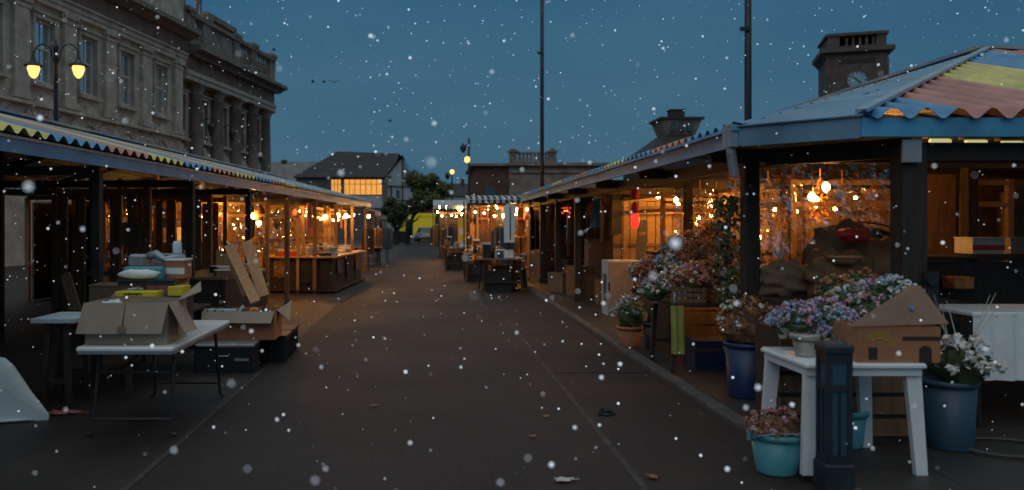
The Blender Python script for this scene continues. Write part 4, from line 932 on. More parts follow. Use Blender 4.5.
# ivy on the post
t = thing('ivy_column', 'leafy green ivy with white blossoms climbing the post beside the flower table', 'ivy', (3.12,8.35,PZ))
b = MB(); rg = random.Random(5)
for i in range(900):
    z = rg.uniform(.35,1.95); rr = .13*(1-.35*abs(z-1.2)/1.0)*rg.uniform(.4,1.15)+.03; a = rg.uniform(0,6.28)
    b.leaf((rr*math.cos(a)+.05*math.sin(z*3), rr*math.sin(a)-.05, z), rg.uniform(.02,.04), (math.cos(a),math.sin(a),.3), rg)
b.build('foliage', 'leaf', t)
b = MB()
for i in range(46):
    z = rg.uniform(.4,1.9); a = rg.uniform(0,6.28); b.head((.15*math.cos(a)+.05*math.sin(z*3), .15*math.sin(a)-.05, z), .022, 8, rg)
b.build('blossoms', 'cream', t)
b = MB(); b.tube([(0,0,0),(.03,-.02,.6),(-.03,0,1.2),(.02,0,1.8)],[.03,.025,.02,.01],7); b.build('stem', 'timber_dark', t)

# cabinet and leaning pieces
t = thing('cabinet', 'pale tan panelled cabinet standing alone at the kerb with its side in blue grey', 'cabinet', (3.55,14.6,PZ), R(0))
b = MB(); b.bbox((0,.25,.5),(.62,.5,1.0),.01); b.build('carcass', 'render_pale', t)
b = MB(); b.box(-.29,.29,-.022,-.001,.04,.97); b.build('door', 'card', t)
b = MB(); b.box(-.3,-.27,-.03,-.023,.45,.6); b.build('handle', 'steel_dark', t)
b = MB(); b.box(-.322,-.311,.08,.32,.25,.75); b.build('vent_panel', 'plastic_navy', t)
t = thing('walking_stick', 'dark stick leaning against the tan cabinet door', 'stick', (3.72,14.42,PZ), 0)
b = MB(); b.tube([(.1,-.05,0),(-.06,.12,.82)],.02,6); b.build('shaft', 'timber_dark', t)
b = MB(); b.tube([(-.06,.12,.82),(-.07,.1,.87),(-.1,.06,.86)],.02,6); b.build('grip', 'timber_dark', t)
t = thing('plank', 'grey weathered plank standing upright behind the tan cabinet', 'plank', (3.95,15.3,PZ), 0)
b = MB(); b.slab([(-.1,0,0),(.1,0,0),(.23,.1,1.75),(.06,.1,1.75)],.03); b.build('board', 'kerb', t)
b = MB(); b.slab([(.05,.07,1.45),(.19,.07,1.45),(.2,.075,1.52),(.055,.075,1.52)],.02); b.build('batten', 'timber', t)
for i in (0,1):
    bb = bouquet(['pale blue wrapped bunch lying beside the tan cabinet','tan bunch tucked behind the tan cabinet'][i], (3.35+.4*i,12.5+.4*i,PZ+.72), .26, [['sky_blue','cream'],['dry_tan','orange_fl']][i], 90+i, .3, 'paper', None, 1.2, 'dry', .8, .03)
    pot('plant_pot', ['grey plant stand under the pale blue wrapped bunch','brown plant stand under the tan bunch'][i], 'pot', (3.35+.4*i,12.5+.4*i,PZ), .14,.2,.66,'plastic_black')

# hall interior booths
for i, (x, y, wx, wy, l) in enumerate(((3.9,13.4,2.2,2.6,'golden lit plank booth with two bulbs behind the flower mound'),(4.6,17.6,2.4,2.8,'dim timber booth behind the tan cabinet'),
        (4.35,9.6,2.6,2.4,'orange lit booth hung with crinkled film above the sacks'),(7.6,10.5,2.4,2.8,'unlit timber booth deep in the hall behind the corner post'),(4.2,21.5,2.4,2.8,'timber booth near the hanging red lights'),(7.8,14.5,2.6,3.0,'unlit timber booth in the middle of the hall'))):
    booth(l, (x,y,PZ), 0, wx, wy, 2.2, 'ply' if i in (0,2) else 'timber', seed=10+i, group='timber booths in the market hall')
for i in range(10):
    b_ = i % 5; Y = [14.2,14.9,18.4,10.6,22.6][b_]; x = [5.7,5.75,6.6,6.4,6.2][b_]; up = i//5
    kd = cats[i % 3]; nm = {'box':'storage_box','bag':'goods_bag','rolls':'fabric_rolls'}[kd]
    shelf_goods(nm, f'{["brown","cream","rosy","dark","tan"][b_]} goods on the {["lower","upper"][up]} shelf of the hall booth {["under the two bulbs","by its back post","behind the tan cabinet","over the sacks","near the red lights"][b_]}', nm.split('_')[-1].rstrip('s'), (x,Y,PZ+(.785,1.335)[up]), (.36,.4,.3), ['card','cream','rose','cloth_dark','timber_pale'][b_], 0, kd, 'goods in the hall booths')
# crinkled clear film hung round the orange bulbs
def film_sheet(label, loc, wd, ht, rz, seed):
    t = thing('plastic_curtain', label, 'plastic sheet', loc, rz, 'clear plastic curtains in the hall')
    b = MB(); n, m_ = 40, 30; vs = []; fs = []
    for i in range(n+1):
        for j in range(m_+1):
            x = wd*(i/n-.5); z = -ht*j/m_
            y = .16*noise.noise((x*3.2,z*.9,seed))+.085*noise.noise((x*7+z*2,z*4-x*2,seed+4))+.012*noise.noise((x*18,z*14,seed+9))
            vs.append((x,y,z))
    for i in range(n):
        for j in range(m_): fs.append((i*(m_+1)+j,(i+1)*(m_+1)+j,(i+1)*(m_+1)+j+1,i*(m_+1)+j+1))
    b.add(vs, fs); b.build('film', 'clear_film', t, False)
    b = MB(); b.tube([(-wd/2,0,.01),(wd/2,0,.01)],.015,6); b.build('rail', 'timber_dark', t)
film_sheet('crinkled clear film hung before the two orange bulbs over the sacks', (4.35,8.45,2.36), 1.5,1.1, R(10), 1)
film_sheet('crinkled clear film hanging beside the ivy post', (3.9,9.3,2.36), .9,1.3, R(-40), 2)
film_sheet('crinkled clear film deep in the orange lit booth', (5.3,10.3,2.3), 1.8,1.2, R(-10), 3)
film_sheet('crinkled clear film drawn across the golden plank booth', (4.4,13.3,2.3), .7,1.0, R(5), 4)
for i, (u, vv) in enumerate(((-1.4,17.2),(-1.2,20.2),(-1.5,23.6),(-2.6,15.0))):
    film_sheet(['crinkled clear film hung in the lit stall nearest the planks','crinkled clear film hung behind the dark counter','crinkled clear film at the far end of the dark counter','crinkled clear film beside the slatted partition'][i], LP(u,vv,2.2), .9, 1.2, .3+i*.2, 20+i)
# sacks, baskets, umbrella-like hood in front of the orange booth
p = W(868,290,7.6)
sackdefs = [(800,268,8.2,.34,.42,'wicker'),(846,285,7.7,.42,.46,'cloth_brown'),(872,262,7.9,.42,.5,'cloth_brown'),(775,280,8.6,.3,.3,'card_dark')]
t = thing('sack_bench', 'dark low bench carrying the brown sacks and baskets in the hall', 'bench', (4.15,7.75,PZ))
b = MB(); b.box(-.95,.75,-.35,.55,.9,.95); b.build('benchtop', 'timber_dark', t)
b = MB(); b.box(-.95,.75,-.34,-.32,.3,.899); b.build('front_panel', 'timber_dark', t)
for sx in (-.9,.7):
    for sy in (-.3,.5): b = MB(); b.box(sx-.03,sx+.03,sy-.03,sy+.03,0,.899); b.build('leg', 'timber_dark', t)
for i, (x, y, rx, rzz, m, l) in enumerate(((3.55,7.95,.3,.26,'card_dark','loose brown bundle beside the ivy on the dark bench'),(3.95,7.7,.34,.34,'cloth_brown','loose brown heap in the middle of the dark bench'),(4.36,7.8,.36,.42,'cloth_brown','biggest loose brown heap, next to the corner post'),(4.2,8.1,.36,.5,'card_dark','taller brown heap at the back of the dark bench'))):
    t = thing('sack', l, 'sack', (x,y,.95), 0, 'loose brown heaps on the dark bench')
    b = MB(); b.blob((0,0,rzz*.7),(rx,rx*.8,rzz*.8),30,20,.2,3.0,i+4); b.build('sack_body', m, t, True)
    b = MB()
    for k in range(5): a = k*1.3+i; b.slab([(rx*.5*math.cos(a),rx*.4*math.sin(a),rzz*1.0),(rx*.5*math.cos(a)+.1,rx*.4*math.sin(a)+.03,rzz*1.05),(rx*.6*math.cos(a)+.06,rx*.5*math.sin(a),rzz*1.35),(rx*.6*math.cos(a)-.03,rx*.5*math.sin(a),rzz*1.3)],.01)
    b.build('loose_folds', m, t)
t = thing('cloth_hood', 'large arched brown cloth hood leaning beside the corner post', 'hood', (4.5,8.35,1.3), R(-20))
b = MB(); pts = []
b.lathe([(.001,.42),(.2,.40),(.38,.31),(.5,.16),(.56,.0)],(0,0,0),20,0,math.pi)
T_ = Matrix.Rotation(R(-25),4,'X'); b.v = [tuple(T_ @ Vector(q)) for q in b.v]; b.build('shell', 'cloth_brown', t, True)
b = MB(); b.tube([(.56*math.cos(a),.56*math.sin(a)*0-.0,.43*math.sin(a)) for a in [i*math.pi/14 for i in range(15)]],.012,6); b.build('rim', 'timber', t, True)
t = thing('red_cushion', 'bright red cloth bundle lying on the brown sacks', 'cloth bundle', (4.02,7.6,1.55), .4)
b = MB(); b.blob((0,0,.05),(.15,.1,.07),14,9,.3,3,8); b.build('bundle', 'red', t, True)
b = MB(); b.blob((.0,-.08,.04),(.05,.03,.02),8,6,.2,3,2); b.build('yellow_trim', 'sheet_yellow', t, True)
t = thing('basket', 'shallow yellow wicker basket catching the bulb light on the sacks', 'basket', (3.86,7.45,1.32), 0)
b = MB(); b.lathe([(.001,.01),(.08,.01),(.15,.08),(.14,.085),(.07,.03),(.001,.03)],(0,0,0),18); b.build('bowl', 'wicker', t, True)
b = MB(); b.tube([(.145*math.cos(a),.145*math.sin(a),.084) for a in [i*2*math.pi/18 for i in range(19)]],.012,6); b.build('rim', 'timber_pale', t, True)
t = thing('basket', 'flat orange lit tray standing near the tall tubs below the sacks', 'basket', W(797,303,6.95)-Vector((0,0,.03)), 0)
b = MB(); b.lathe([(.001,.01),(.08,.01),(.12,.03),(.11,.034),(.07,.02),(.001,.02)],(0,0,0),18); b.build('bowl', 'orange_fl', t, True)
b = MB(); b.lathe([(.05,-.25),(.06,0),(.08,.009)],(0,0,0),12); b.build('foot', 'timber_dark', t, True)
# hanging clusters (lit baubles and dried bundles) in the orange booth
for i, (x, y, Y) in enumerate(((768,196,9.6),(782,206,9.9),(820,215,9.2),(842,196,9.5),(858,206,9.9),(875,200,10.0),(700,205,11.5),(716,212,12.0),(735,190,11.2))):
    p = W(x,y,Y)
    t = thing('hanging_bundle', f'dried hanging bundle in the flower hall, {["beside the ivy post","behind the ivy post","right under the two bulbs","above the red bundle","over the wicker hood","by the corner post","behind the flower mound top","deep behind the flower mound","high above the ivy"][i]}', 'dried bundle', (p.x,p.y,2.35), i, 'dried bundles hung in the hall')
    b = MB(); rg = random.Random(i)
    for k in range(70):
        z = -rg.uniform(.12,.12+.5); rr = .03+.12*(-z-.1)/.5; a = rg.uniform(0,6.28); b.leaf((rr*math.cos(a)*rg.uniform(.3,1), rr*math.sin(a)*rg.uniform(.3,1), z), .035, None, rg, .4)
    b.build('dried_stems', ['dry_tan','dry','orange_fl'][i % 3], t)
    b = MB(); b.tube([(0,0,0),(0,0,-.16)],.008,5); b.build('string', 'timber_pale', t)
# dark interior screens at the right
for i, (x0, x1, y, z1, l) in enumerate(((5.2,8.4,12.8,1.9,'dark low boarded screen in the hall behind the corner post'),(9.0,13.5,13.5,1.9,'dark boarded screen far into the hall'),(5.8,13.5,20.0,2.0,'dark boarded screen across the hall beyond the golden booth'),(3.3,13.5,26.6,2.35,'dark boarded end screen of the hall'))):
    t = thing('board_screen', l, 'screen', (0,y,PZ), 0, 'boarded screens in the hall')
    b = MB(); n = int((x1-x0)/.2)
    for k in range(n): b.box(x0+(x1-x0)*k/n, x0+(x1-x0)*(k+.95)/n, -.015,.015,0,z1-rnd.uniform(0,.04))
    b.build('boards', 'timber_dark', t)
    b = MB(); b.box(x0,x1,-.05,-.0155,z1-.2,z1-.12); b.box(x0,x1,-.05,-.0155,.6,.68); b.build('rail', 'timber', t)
for i, (x, y, Y, m, l) in enumerate(((938,205,9.5,'timber','orange brown door panel standing in the dark hall past the corner post'),(992,205,9.8,'cloth_brown','dull brown curtain panel hanging in the dark hall'),(1014,205,10.4,'timber','tall brown panel at the edge of the dark hall'))):
    p = W(x,y,Y); t = thing('door_panel', l, 'panel', (p.x,p.y,1.35), 0, 'panels in the dark hall')
    b = MB(); b.box(-.2,.2,-.015,.015,0,.95); b.build('panel', m, t)
    b = MB(); b.box(-.24,-.201,-.025,.025,-1.3,1.0); b.box(.201,.24,-.025,.025,-1.3,1.0); b.box(-.2,.2,-.025,.025,.951,1.0); b.build('frame', 'timber_dark', t)
for i, (x, y, Y, l) in enumerate(((979,246,8.6,'pale sorting bin of magazines on a dark shelf in the hall'),(1016,246,8.9,'small tan carton on the dark shelf at the edge of the hall'),(958,280,8.2,'orange lit toolbox standing low in the dark hall'))):
    p = W(x,y,Y)
    carton(l, (p.x,p.y,p.z-.08), (.34,.3,.16) if i < 2 else (.2,.2,.1), ['paper','card','orange_fl'][i], 0, 'red' if i == 0 else None, 'stock_box', 'box')
trestle('long dark shelf table across the dark hall behind the white cloth', (5.9,8.75,PZ), 0, 3.2,.8,1.40-PZ-.06+.03,'timber_dark','timber_dark',None,'timber_dark')
t = thing('gas_meter', 'pair of round dark dials fixed on the corner post', 'meter', (4.0,6.375,1.2))
for z in (.06,-.1): b = MB(); b.lathe([(.001,.02),(.045,.02),(.05,.0),(.05,-.02)],(0,0,0),16); T_ = Matrix.Translation((0,0,z)) @ Matrix.Rotation(R(90),4,'X'); b.v = [tuple(T_ @ Vector(q)) for q in b.v]; b.build('dial', 'steel_dark', t)
b = MB(); b.box(-.06,.06,.006,.02,-.17,.13); b.build('back_plate', 'plastic_black', t)

for i, (x0, x1, y, z1, l) in enumerate(((1.5,3.3,28.3,2.4,'dark boarded backdrop behind the striped awning stall'),(.5,2.6,40.2,2.4,'dark boarded backdrop behind the low pale awning'),(3.4,4.9,24.5,2.3,'dark boarded divider beside the red fairy lights'))):
    t = thing('board_screen', l, 'screen', (0,y,.004), 0, 'boarded backdrops of the far stalls')
    b = MB(); n = int((x1-x0)/.2)
    for k in range(n): b.box(x0+(x1-x0)*k/n, x0+(x1-x0)*(k+.95)/n, -.015,.015,0,z1-rnd.uniform(0,.04))
    b.build('boards', 'timber_dark', t)
    b = MB(); b.box(x0,x1,-.05,-.0155,z1-.2,z1-.12); b.box(x0,x1,-.05,-.0155,.6,.68); b.build('rail', 'timber', t)
rg = random.Random(21)
wh = ['nearest the cabinet','beside the second post','between two posts','behind the post','against the divider','by the red fairy lights','under the blue strip','at the far post','near the bench table','at the hall end']
for i in range(10):
    Y = 15.6+i*1.05; x = 3.45+rg.random()*.9
    t = thing('hanging_goods', f'dark cloth goods hung along the hall eave, {wh[i]}', 'cloth goods', (x,Y,2.32), rg.random(), 'dark cloth goods along the hall eave')
    h = rg.uniform(.4,1.1); wd = rg.uniform(.25,.5); b = MB(); b.slab([(-wd/2,0,-h),(wd/2,.03,-h*.93),(wd*.4,0,-.05),(-wd*.4,0,-.05)],.06); b.build('cloth', ['cloth_dark','cloth_brown','plastic_navy','cloth_dark'][i % 4], t)
    b = MB(); b.tube([(0,0,-.06),(0,0,.05)],.012,5); b.build('hook', 'steel_dark', t)
for i in range(10):
    Y = 15.9+i*1.0; x = 3.3+rg.random()*.7; hh = rg.uniform(.4,1.0)
    carton(f'{["dark","brown","black","tan edged"][i % 4]} stock box on the hall pavement, {wh[i]}', (x,Y,PZ), (rg.uniform(.35,.6),rg.uniform(.35,.6),hh), ['card_dark','timber_dark','plastic_black','cloth_brown'][i % 4], rg.random(), None, 'stock_box', 'box', 'stock boxes along the hall pavement')
# more small stock round the lit counter
for i in range(8):
    p = LP(-.35-.25*(i % 2), 18.0+i*1.15, 0)
    t = thing('hanging_goods', f'{["long","short"][i % 2]} {["brown","dark","rosy","tan"][i % 4]} goods hung at the lit eave, {words_l[i]} from the planks', 'cloth goods', (p.x,p.y,2.3), rg.random()*2, 'goods hung at the lit eave')
    h = .35 if i % 2 else .7; wd = rg.uniform(.12,.22); b = MB(); b.slab([(-wd/2,0,-h),(wd/2,.03,-h*.93),(wd*.4,0,-.05),(-wd*.4,0,-.05)],.05); b.build('cloth', ['cloth_brown','cloth_dark','rose','wicker'][i % 4], t)
    b = MB(); b.tube([(0,0,-.06),(0,0,.05)],.01,5); b.build('hook', 'steel_dark', t)
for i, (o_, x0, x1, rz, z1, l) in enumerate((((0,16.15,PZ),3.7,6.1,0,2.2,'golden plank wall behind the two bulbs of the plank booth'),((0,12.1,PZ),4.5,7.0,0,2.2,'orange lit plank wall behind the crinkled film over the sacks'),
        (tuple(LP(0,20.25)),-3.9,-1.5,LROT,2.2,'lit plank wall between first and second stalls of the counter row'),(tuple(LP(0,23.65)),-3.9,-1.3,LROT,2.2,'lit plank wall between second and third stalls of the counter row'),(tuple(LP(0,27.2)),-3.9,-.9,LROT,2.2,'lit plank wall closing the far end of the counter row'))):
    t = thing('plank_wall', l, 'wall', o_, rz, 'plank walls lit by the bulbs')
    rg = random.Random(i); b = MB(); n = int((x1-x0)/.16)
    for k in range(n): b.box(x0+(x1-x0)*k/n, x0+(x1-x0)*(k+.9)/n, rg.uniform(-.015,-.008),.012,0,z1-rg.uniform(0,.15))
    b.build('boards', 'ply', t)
    for z in (.5,1.25,2.0): b = MB(); b.box(x0,x1,-.05,-.0155,z-.03,z+.03); b.build('rail', 'timber', t)
# red hanging lights / lantern
p = W(635,215,13.6)
t = thing('paper_lantern', 'string of red paper lanterns hanging at the golden booth post', 'lantern', (p.x,p.y,2.4))
for z, r_, h_ in ((-.17,.1,.09),(-.42,.09,.12),(-.62,.1,.16)): b = MB(); b.blob((0,0,z),(r_*.8,r_*.8,h_),12,9,.03); b.build('lantern_body', 'red_glow' if z < -.5 else 'red', t, True)
b = MB(); b.tube([(0,0,0),(0,0,-.5)],.006,5); b.build('string', 'plastic_black', t)
t = thing('fairy_lights', 'cluster of small red and white fairy lights deep in the hall', 'fairy lights', W(567,212,21))
rg = random.Random(3); b = MB()
for i in range(26): b.ico((rg.uniform(-.2,.2),rg.uniform(-.1,.1),rg.uniform(-.14,.14)),.025)
b.build('red_bulbs', 'red_glow', t)
b = MB()
for i in range(8): b.ico((rg.uniform(-.2,.2),rg.uniform(-.1,.1),rg.uniform(-.14,.14)),.022)
b.build('warm_bulbs', 'lamp', t)
b = MB(); b.tube([(-.2,0,.1),(0,0,.16),(.1,0,.3),(.1,0,.6)],.006,5); b.build('cable', 'plastic_black', t)
t = thing('blue_banner', 'bright blue cloth strip hanging deep under the hall eave', 'banner', W(596,212,18))
b = MB(); b.slab([(-.14,0,-.35),(.12,0,-.35),(.18,0,.35),(-.06,0,.35)],.01); b.build('cloth', 'sheet_blue', t)
b = MB(); b.tube([(-.1,0,.36),(.22,0,.36)],.012,6); b.build('rod', 'timber', t)
carton('tall brown cardboard sheet box standing in the dim hall', (4.1,19.2,PZ), (.7,.5,1.3), 'card_dark', 0, None, 'tall_carton', 'carton')
for i, (x, Y) in enumerate(((570,20.0),(586,20.5),(606,16.8))):
    p = W(x,280,Y); carton(['orange brown stool crate on the floor near the red fairy lights','low orange crate beside the stool crate','flat brown crate in front of the dim booth'][i], (p.x,p.y,PZ), (.4,.4,.5), 'timber', 0, None, 'stool_crate', 'crate')
trestle('dim market table with scattered goods inside the hall behind the cabinet', (4.6,16.9,PZ), 0, 1.4,1.1,.85,'timber')

# ------------------------------------------------------------------ far stalls on the right side of the street
t = thing('striped_awning', 'white and dark striped awning over the far stall with hanging pale clothes', 'awning', (0,0,0))
A0, A1, YA = 1.1, 3.05, 24.0
n = 22
for part, m in ((0,'render_pale'),(1,'cloth_dark')):
    b = MB()
    for i in range(n):
        if i % 2 != part: continue
        x0, x1 = A0+(A1-A0)*i/n, A0+(A1-A0)*(i+1)/n; pr = [(0,2.36),(0,2.46),(.10,2.52),(.3,2.57),(1.2,2.63)]
        for (a, za), (c, zc) in zip(pr, pr[1:]): b.quad((x0,YA+a,za),(x1,YA+a,za),(x1,YA+c,zc),(x0,YA+c,zc))
    b.build(['pale_stripes','dark_stripes'][part], m, t)
b = MB(); b.tube([(A0,YA+.02,2.46),(A1,YA+.02,2.46)],.02,6); b.tube([(A0,YA+1.2,2.60),(A1,YA+1.2,2.60)],.02,6)
b.build('frame', 'steel_pale', t)
for x in (A0+.03,A1-.03):
    for y in (YA+.06,YA+2.6): b = MB(); b.tube([(x,y,0),(x,y,2.5)],.025,7); b.build('post', 'steel_dark', t)
t = thing('striped_awning', 'low pale awning lit from beneath beside the distant car', 'awning', (0,0,0))
b = MB(); A0, A1, YA = .15, 1.75, 37.0
for i in range(16):
    x0, x1 = A0+(A1-A0)*i/16, A0+(A1-A0)*(i+1)/16; b.quad((x0,YA,2.45),(x1-.01,YA,2.45),(x1-.01,YA,2.62),(x0,YA,2.62)); b.quad((x0,YA,2.62),(x1-.01,YA,2.62),(x1-.01,YA+1.5,2.9),(x0,YA+1.5,2.9))
b.build('canvas', 'render_pale', t)
for x in (A0,A1):
    for y in (YA+.05,YA+2.5): b = MB(); b.tube([(x,y,0),(x,y,2.5)],.025,7); b.build('post', 'timber', t)
# hanging pale garment
p = W(510,222,21.9)
t = thing('hanging_garment', 'long pale blue garment with dark stripe hanging from the striped awning', 'garment', (p.x,p.y,0))
b = MB(); b.slab([(-.16,0,1.22),(.12,0,1.22),(.15,0,2.2),(.06,0,2.28),(-.1,0,2.28),(-.18,0,2.16)],.05); b.build('cloth', 'render_white', t)
b = MB(); b.box(-.015,.015,-.062,-.051,1.3,2.2); b.build('dark_stripe', 'plastic_navy', t)
b = MB(); b.tube([(-.13,.0,2.29),(0,0,2.36),(.1,0,2.29)],.012,5); b.tube([(0,0,2.36),(0,.0,2.44)],.008,5); b.build('hanger', 'steel_dark', t)
for i, (x, yb, Y, wx, wy, l) in enumerate(((500,290,21,1.15,1.6,'wooden street table with bric-a-brac in front of the hanging garment'),(478,284,24.5,.9,1.6,'street table with dark goods under the striped awning'),(455,272,31,.9,2.2,'far street table beside the yellow notice'),(519,288,21.6,.5,.7,'low wooden bench table beside the hall posts'))):
    p = W(x,yb,Y); trestle(l, (p.x,Y,.004), 0, wx, wy, .85 if i < 3 else .55, 'timber')
    if i < 3:
        for q in range(2): carton(f'{["dark","brown"][q]} stock box on the ground under the {["bric-a-brac table","dark goods table","far street table"][i]}', (p.x-.1+.2*q,Y-wy*.22+wy*.44*q,.004), (wx*.6,wy*.34,.5+.1*q), ['cloth_dark','card_dark'][q], .1*q, None, 'stock_box', 'box', 'stock boxes under the street tables')
        for q in range(7):
            zt = (p.x+rnd.uniform(-.42,.42)*wx, Y+rnd.uniform(-.45,.45)*wy, .858)
            shelf_goods('table_goods', f'{["tall dark","tiny pale","rusty","blue tinted","brown rolled","small black","worn cream"][q]} thing in the heap on the {["bric-a-brac table","dark goods table","far street table"][i]}', 'goods', zt, (.2,.2,[.4,.12,.25,.2,.35,.3,.18][q]), ['cloth_dark','paper','terracotta','plastic_navy','cloth_brown','plastic_black','cream'][q], q, cats[q % 3], 'goods on the street tables')
    for j in range(5 if i < 3 else 2):
        kd = cats[j % 3]; q = (p.x-wx*.3+wx*.6*rnd.random(), Y-wy*.35+wy*.7*(j+.5)/5, (.86 if i < 3 else .56))
        shelf_goods('table_goods', f'{["small carton","cloth bundle","jar set","striped carton","soft toy like bag"][j]} on the {["bric-a-brac table","dark goods table","far street table","low bench table"][i]} by the hall', 'goods', q, (.24,.22,.2), ['plastic_white','cloth_brown','cloth_blue','rose','dry_tan'][(i+j) % 5], j, kd, 'goods on the street tables')
t = thing('notice_board', 'yellow notice board with white paper beside the far street stall', 'notice board', W(462,235,33)*Vector((1,1,0)) if False else (W(462,235,33).x,33,0))
b = MB(); b.box(-.17,.17,0,.03,.95,2.0); b.build('board', mat('notice_yellow', (0.6,0.36,0.04),.6,.1,4,emit=(0.9,0.42,0.03),estr=.10), t)  # faint orange glow put into the board's own colour
b = MB(); b.box(-.1,.1,-.006,-.001,1.3,1.55); b.build('paper', 'plastic_white', t)
for s in (-.15,.15): b = MB(); b.box(s-.015,s+.015,.031,.06,0,2.0); b.build('leg', 'timber', t)
booth('far warm lit booth under the striped awning', (1.5,25.2,.004), 0, 1.6,2.6,2.3,'ply', seed=31)
booth('farthest warm lit booth behind the yellow notice', (.75,34.5,.004), 0, 1.5,2.6,2.3,'ply', seed=32)
for i in range(3):
    t = thing('clothes_rail', ['dark clothes rail standing in the street before the distant car','crowded clothes rail beneath the low pale awning','clothes rail behind the hanging pale garment'][i], 'clothes rail', [(.32,41,0),(.95,36.3,0),(2.1,23.2,0)][i], [.3,.8,.2][i], 'clothes rails of the far stalls')
    for sy in (-.5,.5): b = MB(); b.tube([(0,sy,0),(0,sy,1.7)],.02,6); b.build('upright', 'steel_dark', t)
    b = MB(); b.tube([(0,-.5,1.7),(0,.5,1.7)],.018,6); b.build('rail', 'steel_dark', t)
    for j in range(6): b = MB(); b.bbox((0,-.4+j*.16,1.12),(.42,.07,1.05-.12*(j % 3)),.03); b.build('garment', ['cloth_dark','cloth_brown','plastic_navy','cloth_dark'][(i+j) % 4], t)

rg = random.Random(12)
for i in range(12):
    x, Y = 1.3+rg.random()*1.8, 24.3+rg.random()*3.2
    t = thing('hanging_goods', f'{["dark","brown","blue","rosy"][i % 4]} cloth goods hung under the striped awning, {["frontmost","beside the garment","near the post","at the back","by the left bulb","in the middle","near the backdrop","low down","by the right bulb","over the table","high up","next to the hall"][i]}', 'cloth goods', (x,Y,2.3), rg.random(), 'cloth goods hung under the striped awning')
    h = rg.uniform(.4,1.0); wd = rg.uniform(.14,.3); b = MB(); b.slab([(-wd/2,0,-h),(wd/2,.03,-h*.95),(wd*.4,0,-.05),(-wd*.4,0,-.05)],.05); b.build('cloth', ['cloth_dark','cloth_brown','plastic_navy','rose'][i % 4], t)
    b = MB(); b.tube([(0,0,-.06),(0,0,.05)],.012,5); b.build('hook', 'steel_dark', t)
# ------------------------------------------------------------------ distant car, yellow tent
t = thing('parked_car', 'pale blue hatchback parked at the far end of the street', 'car', (-.55,82,0), R(8))
b = MB(); sec = [(-.82,.35),(-.84,.75),(-.80,.95),(-.64,1.42),(.64,1.42),(.80,.95),(.84,.75),(.82,.35)]
b.prism([(-.80,.32),(-.84,.6),(-.82,.92),(.82,.92),(.84,.6),(.80,.32)],-2.0,1.9); b.build('body', 'car_paint', t)
b = MB(); b.add([(-.74,-1.95,.921),(.74,-1.95,.921),(.74,.9,.921),(-.74,.9,.921),(-.58,-1.5,1.46),(.58,-1.5,1.46),(.58,.3,1.46),(-.58,.3,1.46)],[(4,5,6,7)]); b.bbox((0,-.6,1.455),(1.18,1.9,.04),.02); b.build('roof', 'car_paint', t)
b = MB(); b.add([(-.74,-1.95,.921),(.74,-1.95,.921),(.74,.9,.921),(-.74,.9,.921),(-.58,-1.5,1.434),(.58,-1.5,1.434),(.58,.3,1.434),(-.58,.3,1.434)],[(0,1,5,4),(1,2,6,5),(2,3,7,6),(3,0,4,7)]); b.build('windows', 'glass_dark', t)
for sx in (-1,1):
    for y in (-1.25,1.2):
        b = MB(); b.tube([(sx*.64,y,.31),(sx*.85,y,.31)],.31,14); b.build('wheel', 'rubber', t)
    b = MB(); b.box(sx*.66-.12,sx*.66+.12,-2.012,-2.001,.68,.82); b.build('tail_light', 'red', t)
b = MB(); b.box(-.26,.26,-2.012,-2.001,.52,.64); b.build('number_plate', 'paper', t)
b = MB(); b.box(-.82,.82,-2.04,-2.002,.33,.47); b.build('bumper', 'plastic_black', t)
t = thing('market_tent', 'bright yellow tarpaulin stall closing the far end of the street', 'tent', (-1.75,92,0))
b = MB(); b.box(-1.7,2.3,0,.04,.3,2.75); b.build('front_sheet', 'yellow_tarp', t)
b = MB(); b.prism([(-1.9,2.76),(2.5,2.76),(2.3,3.05),(-1.7,3.05)],-.2,3); b.build('roof', 'yellow_tarp', t)
b = MB(); b.box(-1.0,-.2,-.03,-.001,.3,2.2); b.build('dark_opening', 'cloth_dark', t)
for i, (x, Y, m, l) in enumerate(((-3.6,80,'render_brown','grey market tent beyond the long canopy, nearer one'),(-4.2,92,'rose','dull red market tent beside the tree foot'))):
    t = thing('market_tent', l, 'tent', (x,Y,0), 0)
    b = MB(); b.add([(-1.5,-1.5,2.3),(1.5,-1.5,2.3),(1.5,1.5,2.3),(-1.5,1.5,2.3),(0,0,3.1)],[(0,1,4),(1,2,4),(2,3,4),(3,0,4)]); b.build('roof', m, t)
    b = MB(); b.box(-1.5,1.5,-1.5,-1.48,2.0,2.299); b.build('valance', m, t)
    b = MB(); b.box(-1.3,1.3,-1.2,1.2,.01,1.0); b.build('counter', 'cloth_dark', t)
    for sx in (-1.45,1.45):
        for sy in (-1.45,1.45): b = MB(); b.tube([(sx,sy,0),(sx,sy,2.3)],.03,6); b.build('post', 'steel_dark', t)

